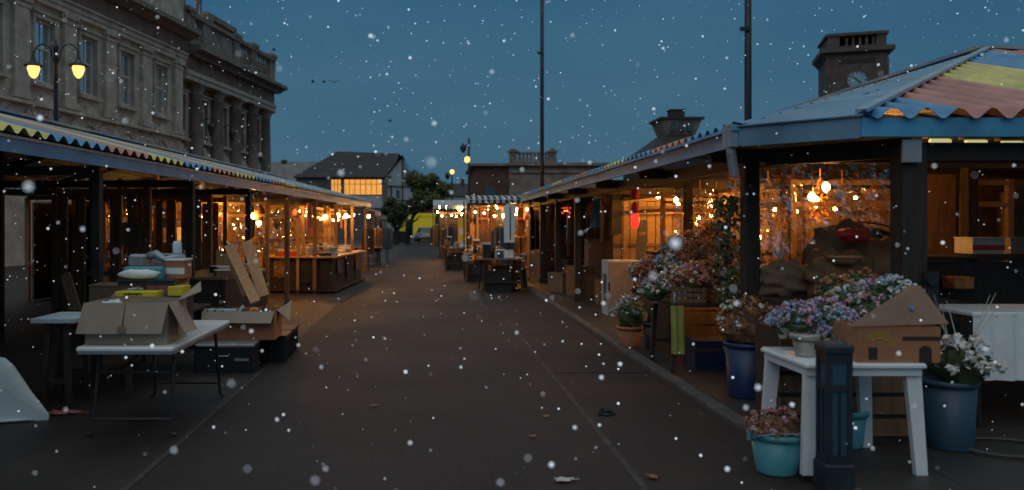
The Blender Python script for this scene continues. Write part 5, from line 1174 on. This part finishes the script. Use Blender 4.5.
# ------------------------------------------------------------------ town hall
TR = -math.atan(.175)
hall = thing('town_hall', 'grand grey stone town hall with columns, tall sash windows and balustraded roof', 'building', (-23.6,0,0), TR)
kY = math.sqrt(1+.175**2)
def VY(Y): return Y*kY
def wallgrid(mb, v0, v1, z0, z1, holes, u=0.0, depth=.28):
    vsx = sorted({v0, v1, *[h[0] for h in holes], *[h[1] for h in holes]}); zs = sorted({z0, z1, *[h[2] for h in holes], *[h[3] for h in holes]})
    for a, c in zip(vsx, vsx[1:]):
        for d, e_ in zip(zs, zs[1:]):
            if any(h[0] <= a and c <= h[1] and h[2] <= d and e_ <= h[3] for h in holes): continue
            mb.quad((u,a,d),(u,c,d),(u,c,e_),(u,a,e_))
    for (a, c, d, e_) in holes:
        mb.quad((u,a,d),(u-depth,a,d),(u-depth,a,e_),(u,a,e_)); mb.quad((u,c,d),(u,c,e_),(u-depth,c,e_),(u-depth,c,d))
        mb.quad((u,a,d),(u,c,d),(u-depth,c,d),(u-depth,a,d)); mb.quad((u,a,e_),(u-depth,a,e_),(u-depth,c,e_),(u,c,e_))
wing = [VY(y) for y in (28.6,31.9,35.2,38.4,41.7,45.2)]; colw = [VY(y) for y in (48.5,51.5,54.4,57.3,60.2)]
WV = .62
holes = [(c-WV,c+WV,7.95,10.65) for c in wing] + [(c-.6,c+.6,1.0,2.75) for c in wing] + [(c-.6,c+.6,4.4,6.05) for c in wing]
b = MB(); b.T = Matrix.Translation((.5,0,0)); wallgrid(b, VY(24), VY(47.6), 0, 13.0, holes); b.T = Matrix()
b.quad((.5,VY(47.6),0),(0,VY(47.6),0),(0,VY(47.6),13),(.5,VY(47.6),13)); b.build('wing_wall', 'stone', hall)
holes2 = [(c-.5,c+.5,7.1,9.65) for c in colw] + [(c-.55,c+.55,3.6,5.9) for c in colw]
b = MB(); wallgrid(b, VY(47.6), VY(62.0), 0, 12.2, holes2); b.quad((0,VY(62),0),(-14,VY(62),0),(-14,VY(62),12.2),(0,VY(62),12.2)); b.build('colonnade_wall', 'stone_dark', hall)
b = MB(); b.quad((.5,VY(24),13),(.5,VY(47.6),13),(-14,VY(47.6),13),(-14,VY(24),13)); b.quad((0,VY(47.6),12.2),(0,VY(62),12.2),(-14,VY(62),12.2),(-14,VY(47.6),12.2)); b.build('roof_deck', 'slate', hall)
def sash(c, z0, z1, hw, u, pm='glass_sky', surround=True):
    o = MB(); d = .06
    o.box(u-.22,u-.22+d,c-hw,c-hw+.07,z0,z1); o.box(u-.22,u-.22+d,c+hw-.07,c+hw,z0,z1); o.box(u-.22,u-.22+d,c-hw+.071,c+hw-.071,z0,z0+.08); o.box(u-.22,u-.22+d,c-hw+.071,c+hw-.071,z1-.08,z1); zm = z0+(z1-z0)*.55
    o.box(u-.2,u-.13,c-hw+.071,c+hw-.071,zm-.035,zm+.035); o.box(u-.205,u-.17,c-.018,c+.018,z0+.081,zm-.036); o.box(u-.205,u-.17,c-.018,c+.018,zm+.036,z1-.081)
    wn = o.build('window', 'white_paint', hall)
    MB().quad((u-.21,c-hw+.03,z0+.03),(u-.21,c+hw-.03,z0+.03),(u-.21,c+hw-.03,z1-.03),(u-.21,c-hw+.03,z1-.03)).build('pane', pm, wn)
    if surround:
        o = MB(); o.box(u+.003,u+.1,c-hw-.2,c-hw-.02,z0-.1,z1+.02); o.box(u+.003,u+.1,c+hw+.02,c+hw+.2,z0-.1,z1+.02); o.box(u+.003,u+.14,c-hw-.24,c+hw+.24,z1+.021,z1+.22); o.box(u+.003,u+.24,c-hw-.32,c+hw+.32,z1+.225,z1+.31); o.box(u+.003,u+.26,c-hw-.28,c+hw+.28,z0-.26,z0-.101)
        o.build('surround', 'stone', wn)
for c in wing: sash(c, 7.95, 10.65, WV, .5); 
for i, c in enumerate(wing): sash(c, 1.0, 2.75, .6, .5, 'glass_pale' if i in (1,2) else 'glass_dark', False); sash(c, 4.4, 6.05, .6, .5, 'glass_dark', False)
for c in colw: sash(c, 7.1, 9.65, .5, 0); sash(c, 3.6, 5.9, .55, 0, 'glass_dark', False)
def fan(c, z, u, r0=.72, r1=1.5):
    o = MB(); n = 9
    for k in range(n):
        a0, a1 = math.pi*(k+.06)/n, math.pi*(k+.94)/n; R1 = r1+(.16 if k == n//2 else 0)
        P_ = [(c+r0*math.cos(a0),z+r0*math.sin(a0)),(c+R1*math.cos(a0),z+R1*math.sin(a0)),(c+R1*math.cos(a1),z+R1*math.sin(a1)),(c+r0*math.cos(a1),z+r0*math.sin(a1))]
        o.add([(u+.003,y,q) for y,q in P_]+[(u+.1,y,q) for y,q in P_],[(4,5,6,7),(0,1,5,4),(1,2,6,5),(2,3,7,6),(3,0,4,7)])
    o.build('arch_voussoirs', 'stone', hall)
for c in wing: fan(c, 5.75, .5)
for c in colw: fan(c, 5.2, 0, .65, 1.3)
# pilasters on the wing
for a in [ (p+q)/2 for p, q in zip(wing, wing[1:])] + [wing[-1]+VY(1.75)]:
    o = MB(); o.box(.503,.72,a-.45,a+.45,7.3,11.1); o.box(.503,.80,a-.55,a+.55,7.0,7.299); o.box(.503,.82,a-.56,a+.56,11.101,11.3); o.box(.503,.76,a-.5,a+.5,10.85,10.98); o.build('pilaster', 'stone', hall)
# columns
for Y in (50.0,52.95,55.85,58.75,61.3):
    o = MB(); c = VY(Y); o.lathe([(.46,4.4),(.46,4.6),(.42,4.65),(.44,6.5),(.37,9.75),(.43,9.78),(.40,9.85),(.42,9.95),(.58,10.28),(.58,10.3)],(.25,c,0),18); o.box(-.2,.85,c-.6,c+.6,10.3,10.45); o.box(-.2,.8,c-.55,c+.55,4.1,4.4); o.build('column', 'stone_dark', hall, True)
def band(name, v0, v1, prof, m, u=0):
    o = MB(); n = len(prof); vs = [(u+x,v0,z) for x,z in prof]+[(u+x,v1,z) for x,z in prof]
    o.add(vs, [(i,i+1,i+1+n,i+n) for i in range(n-1)] + [tuple(range(n)), tuple(range(n,2*n))[::-1]]); return o.build(name, m, hall)
band('sill_course', VY(24), VY(47.6), [(.003,6.72),(.3,6.8),(.3,6.95),(.003,6.99)], 'stone', .5)
band('architrave', VY(24), VY(47.75), [(.003,11.32),(.24,11.32),(.24,11.55),(.3,11.55),(.3,11.8),(.4,11.8),(.4,11.9),(.003,11.9)], 'stone', .5)
band('frieze', VY(24), VY(47.7), [(.003,11.903),(.2,11.903),(.2,12.75),(.003,12.75)], 'stone_red', .5)
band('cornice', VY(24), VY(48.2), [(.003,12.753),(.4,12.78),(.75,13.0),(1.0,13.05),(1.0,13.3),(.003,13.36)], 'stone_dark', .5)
band('attic', VY(24), VY(47.5), [(-.3,13.37),(.2,13.37),(.2,16.3),(.35,16.35),(.35,16.7),(-.3,16.7)], 'stone', .5)
o = MB(); o.add([(.1+du,VY(47.5)+dy,z) for du in (0,.5) for dy, z in ((0,13.38),(2.2,13.38),(1.8,13.7),(1.1,14.0),(.6,14.6),(.35,15.4),(0,15.9))], [tuple(range(7)),tuple(range(7,14))[::-1]]+[(i,(i+1)%7,(i+1)%7+7,i+7) for i in range(7)]); o.build('scroll', 'stone_dark', hall)
band('architrave', VY(47.75), VY(62.1), [(-.2,10.453),(.78,10.453),(.78,10.75),(.86,10.75),(.86,11.0),(-.2,11.0)], 'stone', 0)
band('frieze', VY(47.72), VY(62.05), [(-.2,11.003),(.7,11.003),(.7,11.95),(-.2,11.95)], 'stone_red', 0)
band('cornice', VY(48.21), VY(62.9), [(-.3,11.953),(.9,12.0),(1.2,12.2),(1.5,12.25),(1.5,12.5),(-.3,12.6)], 'stone_dark', 0)
o = MB()
for i in range(70): a = VY(48.4)+i*(VY(62.3)-VY(48.4))/70; o.box(.85,1.12,a,a+.11,11.85,12.06)
o.build('dentils', 'stone_dark', hall)
# balustrade
band('parapet_base', VY(48.3), VY(62.2), [(.2,12.603),(.7,12.603),(.7,13.0),(.2,13.0)], 'stone_dark', 0)
band('parapet_rail', VY(48.3), VY(62.25), [(.15,14.35),(.78,14.35),(.78,14.6),(.15,14.6)], 'stone_dark', 0)
for Y in (48.5,50.6,55.2,58.2,61.8):
    o = MB(); c = VY(Y); wd = .5 if Y not in (50.6,) else .5; o.box(.22,.68,c-wd,c+wd,13.003,14.347); o.box(.1,.82,c-wd-.1,c+wd+.1,14.603,14.85); o.build('parapet_pier', 'stone_dark', hall)
o = MB(); o.box(.3,.6,VY(51.2),VY(54.6),13.003,14.347); o.box(.2,.7,VY(50.7),VY(55.1),14.855,15.2); o.build('parapet_block', 'stone_dark', hall)
for a, c in ((49.1,50.0),(55.8,57.6),(58.8,61.2)):
    n = int((c-a)/.42)
    for i in range(n): o = MB(); o.lathe([(.1,13.0),(.13,13.25),(.16,13.55),(.07,13.95),(.09,14.2),(.13,14.35)],(.45,VY(a)+(i+.5)*(VY(c)-VY(a))/n,0),8); o.build('baluster', 'stone_dark', hall, True)
for Y in (49.2,50.4,53.2):
    o = MB(); o.tube([(-1.0,VY(Y),12.2),(-1.0,VY(Y),21)],[.06,.035],8); o.build('flagpole', 'steel_dark', hall)
o = MB(); o.slab([(-1.0,VY(53.2)-.1,16.9),(-1.0,VY(53.2)-.35,16.2),(-1.0,VY(53.2)-.5,15.3),(-1.0,VY(53.2)-.8,15.4),(-1.0,VY(53.2)-.75,16.9)],.05); o.build('furled_flag', 'rose', hall)
for Y in (49.9,53.0):
    o = MB(); c = VY(Y); o.tube([(.7,c,8.2),(1.3,c,8.35),(1.3,c,8.1)],.03,6); o.lathe([(.02,8.1),(.22,7.85),(.24,7.8),(.12,7.3),(.05,7.2)],(1.3,c,0),10); o.build('wall_lantern', 'steel_dark', hall)

# ------------------------------------------------------------------ street lamps
p = W(56,72,20)
t = thing('street_lamp', 'ornate twin armed street lamp with two lit lanterns before the town hall', 'street lamp', (p.x,20,0))
zL = p.z
b = MB(); b.lathe([(.16,0),(.16,.5),(.09,.6),(.06,2.5),(.05,zL+.55),(.08,zL+.6),(.03,zL+.7),(.001,zL+.85)],(0,0,0),14); b.build('column', 'steel_dark', t, True)
for s in (-1,1):
    b = MB(); b.tube([(0,0,zL+.1)]+[(s*(.33-.23*math.cos(a)),0,zL+.40+.3*math.sin(a)) for a in [i*math.pi/10 for i in range(11)]],.02,7); b.build('arm', 'steel_dark', t, True)
    ln = MB(); ln.lathe([(.05,.36),(.06,.28),(.22,.17),(.23,.15),(.1,.14)],(s*.56,0,zL),12); lo = ln.build('lantern_cap', 'steel_dark', t, True)
    b = MB(); b.lathe([(.14,.14),(.15,.08),(.10,-.08),(.04,-.15),(.001,-.16)],(s*.56,0,zL),12); b.build('lantern_glass', 'lamp', t, True)
    b = MB(); b.tube([(s*.56,0,zL+.36),(s*.56,0,zL+.40)],.03,6); b.build('finial', 'steel_dark', t)
for i, (x, yt, yl, Y, s) in enumerate(((469,138,160,48,-1),(452,168,172,62,-1))):
    p = W(x,yl,Y); zt = W(x,yt,Y).z
    t = thing('street_lamp', ['tall street lamp with dark upper fitting and one lit globe over the far stalls','shorter distant street lamp with one lit globe near the tree'][i], 'street lamp', (p.x,Y,0), 0, 'distant street lamps')
    b = MB(); b.tube([(0,0,0),(0,0,zt)],[.1,.05],9); b.build('column', 'steel_dark', t)
    b = MB(); b.blob((-.12 if i == 0 else .0,-.25,p.z),(.17,.17,.19),12,8,0); b.build('globe', 'lamp', t, True)
    b = MB(); b.bar((0,0,p.z+.3),(-.12 if i == 0 else 0,-.25,p.z+.3),.05); b.build('arm', 'steel_dark', t)
    b = MB(); b.bar((0,0,zt-.4),(-.35,0,zt-.45),.05); b.lathe([(.02,.2),(.18,0),(.2,-.1),(.1,-.35),(.02,-.4)],(-.35,0,zt-.5),10); b.build('upper_lantern', 'steel_dark', t)
for i, (x, Y, r_, zt, l) in enumerate(((542,40,.10,16.5,'slim tall dark pole rising behind the market hall roof'),(748,25,.115,12.5,'thick tall dark pole rising behind the market hall roof near the clock tower'))):
    p = W(x,225,Y)
    t = thing('tall_pole', l, 'pole', (p.x,Y,PZ))
    b = MB(); b.tube([(0,0,0),(0,0,zt*.5),(0,0,zt)],[r_,r_*.95,r_*.85],12); b.build('shaft', 'steel_dark', t, True)
    b = MB(); b.lathe([(r_*2,0),(r_*2,.3),(r_*1.1,.4)],(0,0,0),12); b.build('base', 'steel_dark', t)
    b = MB(); b.bar((0,-r_,zt*.62),(-r_*2.5,-r_,zt*.62),.08,.12); b.build('bracket', 'steel_dark', t)

# ------------------------------------------------------------------ distant buildings
hs = thing('pub_house', 'large dark roofed house with a row of glowing upstairs windows and pale timbered gable', 'building', (0,0,0))
YH = 100.0
def X(x, Y=YH): return (x-CX)*Y/FPX
def Z(y, Y=YH): return CAMH+(CY-y)*Y/FPX
x0, x1 = X(296), X(388); zE, zR = Z(177), Z(152)
hol = [(X(331),X(341),Z(195),Z(179)),(X(344),X(382),Z(195),Z(179))]
b = MB(); b.T = Matrix.Rotation(R(-90),4,'Z'); 
b = MB()
vsx = sorted({x0,x1,*[h[0] for h in hol],*[h[1] for h in hol]}); zs = sorted({0,zE,hol[0][2],hol[0][3]})
for a, c in zip(vsx, vsx[1:]):
    for d, e_ in zip(zs, zs[1:]):
        if any(h[0] <= a and c <= h[1] and h[2] <= d and e_ <= h[3] for h in hol): continue
        b.quad((a,YH,d),(c,YH,d),(c,YH,e_),(a,YH,e_))
b.quad((x0,YH,0),(x0,YH+9,0),(x0,YH+9,zE),(x0,YH,zE)); b.build('wall', 'render_brown', hs)
b = MB(); b.box(X(331),X(386),YH-.12,YH-.003,Z(208),Z(196)); b.build('pale_band', 'render_pale', hs)
for i, h in enumerate(hol):
    n = 3 if i == 0 else 7
    o = MB(); o.box(h[0],h[1],YH+.05,YH+.1,h[2]-.02,h[2]+.06); o.box(h[0],h[1],YH+.05,YH+.1,h[3]-.06,h[3])
    for k in range(n+1): xx = h[0]+(h[1]-h[0])*k/n; o.box(xx-.035,xx+.035,YH+.02,YH+.08,h[2],h[3])
    zz = h[2]+(h[3]-h[2])*.68; o.box(h[0],h[1],YH+.06,YH+.09,zz-.03,zz+.03)
    wn = o.build('window', 'timber_dark', hs)
    MB().quad((h[0],YH+.11,h[2]),(h[1],YH+.11,h[2]),(h[1],YH+.11,h[3]),(h[0],YH+.11,h[3])).build('pane', 'glass_lit', wn)
# main hipped roof
r0, r1 = X(333), X(398)
b = MB(); ex = .35; yb = YH+11
A_ = (x0-ex,YH-.5,zE-.05); B2 = (X(391),YH-.5,zE-.05); Cc = (r1,YH+5,zR+.25); Dd = (r0,YH+5,zR+.55); Ee = (x0-ex,yb,zE-.05); F_ = (X(412),yb,zE-.05)
b.add([A_,B2,Cc,Dd,Ee,F_],[(0,1,2,3),(0,3,4),(3,2,5,4)]); b.build('roof', 'slate', hs)
# gable wing on the right, angled
gx0, gx1, gp = X(383), X(421), X(402)
b = MB(); b.add([(gx0,YH-.9,0),(gx1,YH+3.0,0),(gx1,YH+3.0,Z(196)),(gp,YH+1.05,Z(157)),(gx0,YH-.9,Z(182))],[(0,1,2,3,4)]); b.build('gable_wall', 'render_pale', hs)
b = MB(); b.add([(gx0-.25,YH-1.3,Z(184)),(gp,YH+.6,Z(154)),(gp,YH+9,Z(154)),(gx0-.3,YH+8,Z(184)),(gx1+.5,YH+2.7,Z(199)),(gx1+.5,YH+10,Z(199))],[(0,1,2,3),(1,4,5,2)]); b.build('gable_roof', 'slate', hs)
def gl_pt(x, y, off=.06):
    xx = X(x); f = (xx-gx0)/(gx1-gx0); return (xx+off*.6, YH-.9+3.9*f-off, Z(y))
b = MB()
for (p, q) in (((402,158),(402,212)),((384,182),(384,214)),((384,186),(412,186)),((384,200),(414,200)),((391,186),(391,214))): b.bar(gl_pt(*p), gl_pt(*q), .16, .06)
b.build('timber_frame', 'timber_dark', hs)
b = MB(); b.bar(gl_pt(397,190,.08), gl_pt(397,198,.08), .5,.05); b.build('gable_window', 'glass_dark', hs)
b = MB(); b.box(X(384),X(388),YH-1.35,YH-.95,0,Z(180)); b.build('corner_pier', 'render_brown', hs)
# grey building left of it
t = thing('grey_building', 'plain building with pale grey pitched roof between town hall and dark roofed house', 'building', (0,0,0))
Y = 125; xa, xb = X(262,Y), X(352,Y)
b = MB(); b.box(xa,xb,Y,Y+10,0,Z(190,Y)); b.build('wall', 'render_brown', t)
b = MB(); b.add([(xa,Y-.4,Z(190,Y)),(xb,Y-.4,Z(192,Y)),(xb-3,Y+5,Z(159,Y)),(xa,Y+5,Z(159.5,Y)),(xb,Y+10.4,Z(192,Y)),(xa,Y+10.4,Z(190,Y))],[(0,1,2,3),(3,2,4,5),(1,4,2)]); b.build('roof', 'roof_grey', t)
b = MB(); b.box(X(276,Y),X(281,Y),Y+4.5,Y+5.5,Z(161,Y),Z(157.5,Y)); b.build('vent', 'slate', t)
# far low houses in centre
t = thing('far_house', 'distant low house with slate roof and pale wall behind the far stalls', 'building', (0,0,0))
Y = 105; xa, xb = X(440,Y), X(482,Y)
b = MB(); b.box(xa,xb,Y,Y+8,0,Z(195,Y)); b.build('wall', 'render_pale', t)
b = MB(); b.add([(xa-.3,Y-.3,Z(196,Y)),(xb+.3,Y-.3,Z(196,Y)),(xb+.3,Y+4,Z(182,Y)),(xa-.3,Y+4,Z(182,Y)),(xb+.3,Y+8.3,Z(196,Y)),(xa-.3,Y+8.3,Z(196,Y))],[(0,1,2,3),(3,2,4,5)]); b.build('roof', 'slate', t)
b = MB(); b.box(X(462,Y),X(465.5,Y),Y+3.4,Y+4.5,Z(184,Y),Z(177,Y)); b.build('chimney', 'brick', t)
for x in (449,457,468): b = MB(); b.box(X(x,Y)-.4,X(x,Y)+.4,Y-.05,Y-.003,Z(213,Y),Z(200,Y)); b.build('window', 'glass_dark', t)
t = thing('far_house', 'distant dark terrace roof behind the round tree', 'building', (0,0,0))
Y = 150; xa, xb = X(380,Y), X(444,Y)
b = MB(); b.box(xa,xb,Y,Y+8,0,Z(206,Y)); b.build('wall', 'brick', t)
b = MB(); b.add([(xa,Y-.3,Z(207,Y)),(xb,Y-.3,Z(207,Y)),(xb,Y+4,Z(196,Y)),(xa,Y+4,Z(196,Y)),(xb,Y+8.3,Z(207,Y)),(xa,Y+8.3,Z(207,Y))],[(0,1,2,3),(3,2,4,5)]); b.build('roof', 'slate', t)
# brick building with balustrade
t = thing('brick_building', 'flat parapet brick and stone building with a short balustrade on its roof edge', 'building', (0,0,0))
Y = 70; xa, xm, xb = X(475,Y), X(509,Y), X(612,Y)
b = MB(); b.box(xa,xm,Y,Y+12,0,Z(166,Y)); b.build('brick_wall', 'brick', t)
b = MB(); b.box(xm+.002,xb,Y-.15,Y+12,0,Z(166,Y)); b.build('stone_wall', 'stone_dark', t)
b = MB(); b.box(xa-.35,xm-.001,Y-.4,Y+12,Z(166,Y)+.002,Z(163.5,Y)); b.box(xm,xb+.3,Y-.55,Y+12,Z(166,Y)+.002,Z(163,Y)); b.box(xm,xb,Y-.3,Y-.151,Z(173,Y),Z(171,Y)); b.build('cornice', 'stone_dark', t)
zb = Z(163,Y)+.003
for x in (513,552): b = MB(); b.box(X(x,Y)-.32,X(x,Y)+.32,Y-.45,Y+.2,zb,Z(152.5,Y)); b.box(X(x,Y)-.45,X(x,Y)+.45,Y-.55,Y+.3,Z(152.5,Y)+.002,Z(151,Y)); b.blob((X(x,Y),Y-.1,Z(149.7,Y)),(.25,.25,.16),8,5,0); b.build('pier', 'stone_dark', t)
b = MB(); b.box(X(517,Y),X(548,Y),Y-.4,Y+.1,Z(154,Y),Z(152,Y)); b.box(X(517,Y),X(548,Y),Y-.4,Y+.1,zb,Z(161.5,Y)); b.build('balustrade_rail', 'stone_dark', t)
for i in range(8): b = MB(); b.lathe([(.1,0),(.15,.25),(.08,.5),(.12,Z(154,Y)-Z(161.5,Y))],(X(519.5+i*3.75,Y),Y-.15,Z(161.5,Y)),8); b.build('baluster', 'stone_dark', t, True)
for x in (490,): b = MB(); b.prism([(X(x,Y)-.45,Z(200,Y)),(X(x,Y)+.45,Z(200,Y)),(X(x,Y)+.45,Z(189,Y)),(X(x,Y)+.25,Z(185.5,Y)),(X(x,Y)-.25,Z(185.5,Y)),(X(x,Y)-.45,Z(189,Y))],Y-.06,Y-.003); b.build('arched_window', 'glass_dark', t)
# clock tower
Y = 80; p = W(857,225,Y)
ck = thing('clock_tower', 'dark stone clock tower with open slotted top and round clock face beyond the hall roof', 'clock tower', (p.x,Y,0), R(-18))
Zt = lambda y: Z(y, Y)
hw = 2.75
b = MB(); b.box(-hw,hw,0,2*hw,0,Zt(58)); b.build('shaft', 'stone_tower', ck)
b = MB(); b.box(-hw-.55,hw+.55,-.55,2*hw+.55,Zt(52),Zt(47.5)); b.prism([(-hw,Zt(58)+.002),(hw,Zt(58)+.002),(hw+.5,Zt(52)-.002),(-hw-.5,Zt(52)-.002)],-.02,2*hw+.3); b.build('cornice', 'stone_tower', ck)
b = MB()
for i in range(6): xx = -1.5+i*.6; b.box(xx-.1,xx+.1,.15,.6,Zt(45),Zt(37)) if i else None
b.box(-hw+.1,-1.55,.1,2*hw-.1,Zt(47.4),Zt(35)); b.box(1.75,hw-.1,.1,2*hw-.1,Zt(47.4),Zt(35)); b.box(-1.549,1.749,.1,.5,Zt(47.4),Zt(44.9)); b.build('belfry', 'stone_tower', ck)
b = MB(); b.box(-hw-.1,hw+.1,-.05,2*hw+.05,Zt(35)+.002,Zt(32.5)); b.box(-hw+.1,hw-.1,.2,2*hw-.2,Zt(32.5)+.002,Zt(31.5)); b.build('top_slab', 'stone_tower', ck)
b = MB(); b.box(-1.6,1.6,-.05,-.003,Zt(63),Zt(59)); b.build('louvre', 'slate', ck)
def disc(b, r_, y, cz, n=28, rin=0): 
    b.add([(r_*math.cos(2*math.pi*i/n),y,cz+r_*math.sin(2*math.pi*i/n)) for i in range(n)],[tuple(range(n))])
b = MB(); disc(b, .9, -.06, Zt(80)); fc = b.build('clock_face', mat('clock_face', (0.30,0.42,0.52),.4,.1,4), ck)
b = MB()
for i in range(12): a = i*math.pi/6; b.bar((.66*math.sin(a),-.08,Zt(80)+.66*math.cos(a)),(.82*math.sin(a),-.08,Zt(80)+.82*math.cos(a)),.09,.02,(0,1,0))
b.build('hour_marks', 'ink', fc)
b = MB(); b.bar((0,-.1,Zt(80)),(.35,-.1,Zt(80)-.3),.12,.02,(0,1,0)); b.bar((0,-.12,Zt(80)),(-.5,-.12,Zt(80)+.45),.09,.02,(0,1,0)); b.build('clock_hands', 'ink', fc)
b = MB(); b.tube([(.95*math.cos(2*math.pi*i/28),-.06,Zt(80)+.95*math.sin(2*math.pi*i/28)) for i in range(29)],.07,6); b.build('clock_rim', 'stone_tower', fc)
for s in (-1,1): b = MB(); b.box(s*hw-.25,s*hw+.08 if s > 0 else s*hw+.25,-.08,-.003,0,Zt(59)) if s > 0 else b.box(-hw-.08,-hw+.25,-.08,-.003,0,Zt(59)); b.build('corner_pilaster', 'stone_tower', ck)
# ventilator tower
Y = 60; p = W(676,225,Y)
t = thing('roof_lantern', 'dark flared turret with small cap rising over the hall roof', 'turret', (p.x,Y,0))
Zt2 = lambda y: Z(y, Y)
def sq(b, r0_, z0, r1_, z1): b.add([(s*r0_,q*r0_,z0) for s,q in ((-1,-1),(1,-1),(1,1),(-1,1))]+[(s*r1_,q*r1_,z1) for s,q in ((-1,-1),(1,-1),(1,1),(-1,1))],[(0,1,5,4),(1,2,6,5),(2,3,7,6),(3,0,4,7),(4,5,6,7),(3,2,1,0)])
b = MB(); sq(b, 1.1, Zt2(136), 1.45, Zt2(122)); b.build('flared_body', 'stone_dark', t)
b = MB(); sq(b, 1.6, Zt2(122)+.003, 1.6, Zt2(119.5)); b.build('ledge', 'slate', t)
b = MB(); sq(b, .5, Zt2(119.5)+.003, .5, Zt2(111)); sq(b, .56, Zt2(111)+.003, .56, Zt2(110)); b.build('cap', 'slate', t)
b = MB(); sq(b, 3.4, Zt2(160), 1.15, Zt2(136)-.003); sq(b, 3.2, 0, 3.2, Zt2(160)-.003); b.build('roof', 'slate', t)
b = MB()
for s in (-1,0,1): b.box(s*.6-.18,s*.6+.18,-1.42,-1.2,Zt2(133),Zt2(124))
b.build('openings', 'glass_dark', t)

# ------------------------------------------------------------------ tree
def tree(label, loc, h, rx, rz0, seed, n=5200, m='leaf_dark', dx=0):
    rg = random.Random(seed); t = thing('broadleaf_tree', label, 'tree', loc)
    b = MB(); b.tube([(0,0,0),(.1,0,h*.2),(dx*.5,.05,h*.45),(dx,0,h*.75)],[.3,.24,.18,.06],9)
    for i in range(9):
        a = rg.uniform(0,6.28); z = h*rg.uniform(.22,.55); l = rx*rg.uniform(.5,.85)
        b.tube([(0,0,z),(dx*.7+l*.5*math.cos(a),l*.5*math.sin(a),z+l*.35),(dx+l*math.cos(a),l*math.sin(a),z+l*.6)],[.1,.07,.02],6)
    b.build('trunk', 'timber_dark', t)
    cl = []
    for i in range(34):
        d = Vector((rg.gauss(0,1),rg.gauss(0,1),rg.gauss(0,1))).normalized()*rg.uniform(.35,1.0); cl.append((Vector((dx+d.x*rx*.85,d.y*rx*.85,h*.66+d.z*h*.29)), rg.uniform(.55,1.1)*rx*.32))
    b = MB()
    for k in range(n):
        c, r_ = rg.choice(cl); d = Vector((rg.gauss(0,1),rg.gauss(0,1),rg.gauss(0,1))).normalized()
        b.leaf(tuple(c+d*r_*rg.uniform(.5,1.1)), rg.uniform(.10,.2), tuple(d), rg)
    b.build('crown', m, t)
tree('round dark green tree at the end of the street beside the dark roofed house', (X(407,72),72,0), 7.0, 2.25, 0, 3, 7500, mat('tree_leaf', (0.12,0.14,0.045), .7, .5, 2), 1.75)
tree('lower dark bush like tree before the pale timbered gable', (X(396,70),70,0), 4.2, 1.2, 0, 8, 3500)

# ------------------------------------------------------------------ ground litter, birds
def dead_leaf(p, s, rz, label, m='leaf_dead'):
    t = thing('fallen_leaf', label, 'leaf', p, rz, 'litter lying on the road')
    b = MB(); N_ = 9; o = [(math.cos(2*math.pi*i/18)*s*(1 if i % 2 else .62)*(1.2 if i in (0,1,17) else 1), math.sin(2*math.pi*i/18)*s*.7*(1 if i % 2 else .62)) for i in range(18)]
    b.add([(0,0,.012)]+[(x,y,.004+.012*abs(math.sin(i*1.1))) for i,(x,y) in enumerate(o)],[(0,i+1,(i+1)%18+1) for i in range(18)]); b.build('blade', m, t)
    b = MB(); b.tube([(s*.8,0,.008),(s*1.5,.01,.006)],.003,4); b.build('stalk', m, t)
for (x, y, s, rz, l, m) in ((374,407,.045,.3,'single orange brown dead leaf in the middle of the road','leaf_dead'),(533,438,.04,1,'brown dead leaf on the road left of the pale litter','leaf_dead'),(653,479,.05,2,'reddish dead leaf close to the lower end of the painted line','leaf_dead'),
        (546,418,.035,.8,'small dull leaf on the road above the other leaf','dry_tan'),(516,312,.05,.5,'faint dead leaf near the far table on the road','leaf_dead'),(563,482,.075,.1,'pale crumpled paper scrap on the road','paper'),(62,414,.16,0,'long faded pinkish leaf on the paving beside the white sheet','rose')):
    Y = 1.7*800/(y-225); p = W(x,y,Y); dead_leaf((p.x,p.y,.008), s, rz, l, m)
t = thing('dung_clump', 'dark clump of mud lying beside the painted line on the road', 'clump', (W(604,415,7.16).x,7.16,.0))
b = MB(); b.blob((0,0,.02),(.06,.05,.04),10,7,.35,3,2); b.blob((.06,.01,.012),(.04,.03,.025),9,6,.35,3,5); b.build('clod', 'cloth_dark', t)
for i, (x, y) in enumerate(((274,50),(313,82),(324,82),(334,82),(390,121))):
    t = thing('bird', f'tiny dark bird in the dusk sky, {["beside the town hall balustrade","first of the three in line","middle of the three in line","last of the three in line","lone one above the dark roofed house"][i]}', 'bird', W(x,y,60), rnd.uniform(0,6), 'birds in the dusk sky')
    b = MB(); b.blob((0,0,0),(.05,.17,.05),8,6,0); b.add([(0,.05,.03),(.3,.0,.13),(.5,-.1,.05),(.28,-.08,.1),(0,-.08,.03)],[(0,1,2,3,4)]); b.add([(0,.05,.03),(-.3,.0,.13),(-.5,-.1,.05),(-.28,-.08,.1),(0,-.08,.03)],[(4,3,2,1,0)]); b.build('body', 'ink', t)

# ------------------------------------------------------------------ falling snow (real flakes spread through the air of the street)
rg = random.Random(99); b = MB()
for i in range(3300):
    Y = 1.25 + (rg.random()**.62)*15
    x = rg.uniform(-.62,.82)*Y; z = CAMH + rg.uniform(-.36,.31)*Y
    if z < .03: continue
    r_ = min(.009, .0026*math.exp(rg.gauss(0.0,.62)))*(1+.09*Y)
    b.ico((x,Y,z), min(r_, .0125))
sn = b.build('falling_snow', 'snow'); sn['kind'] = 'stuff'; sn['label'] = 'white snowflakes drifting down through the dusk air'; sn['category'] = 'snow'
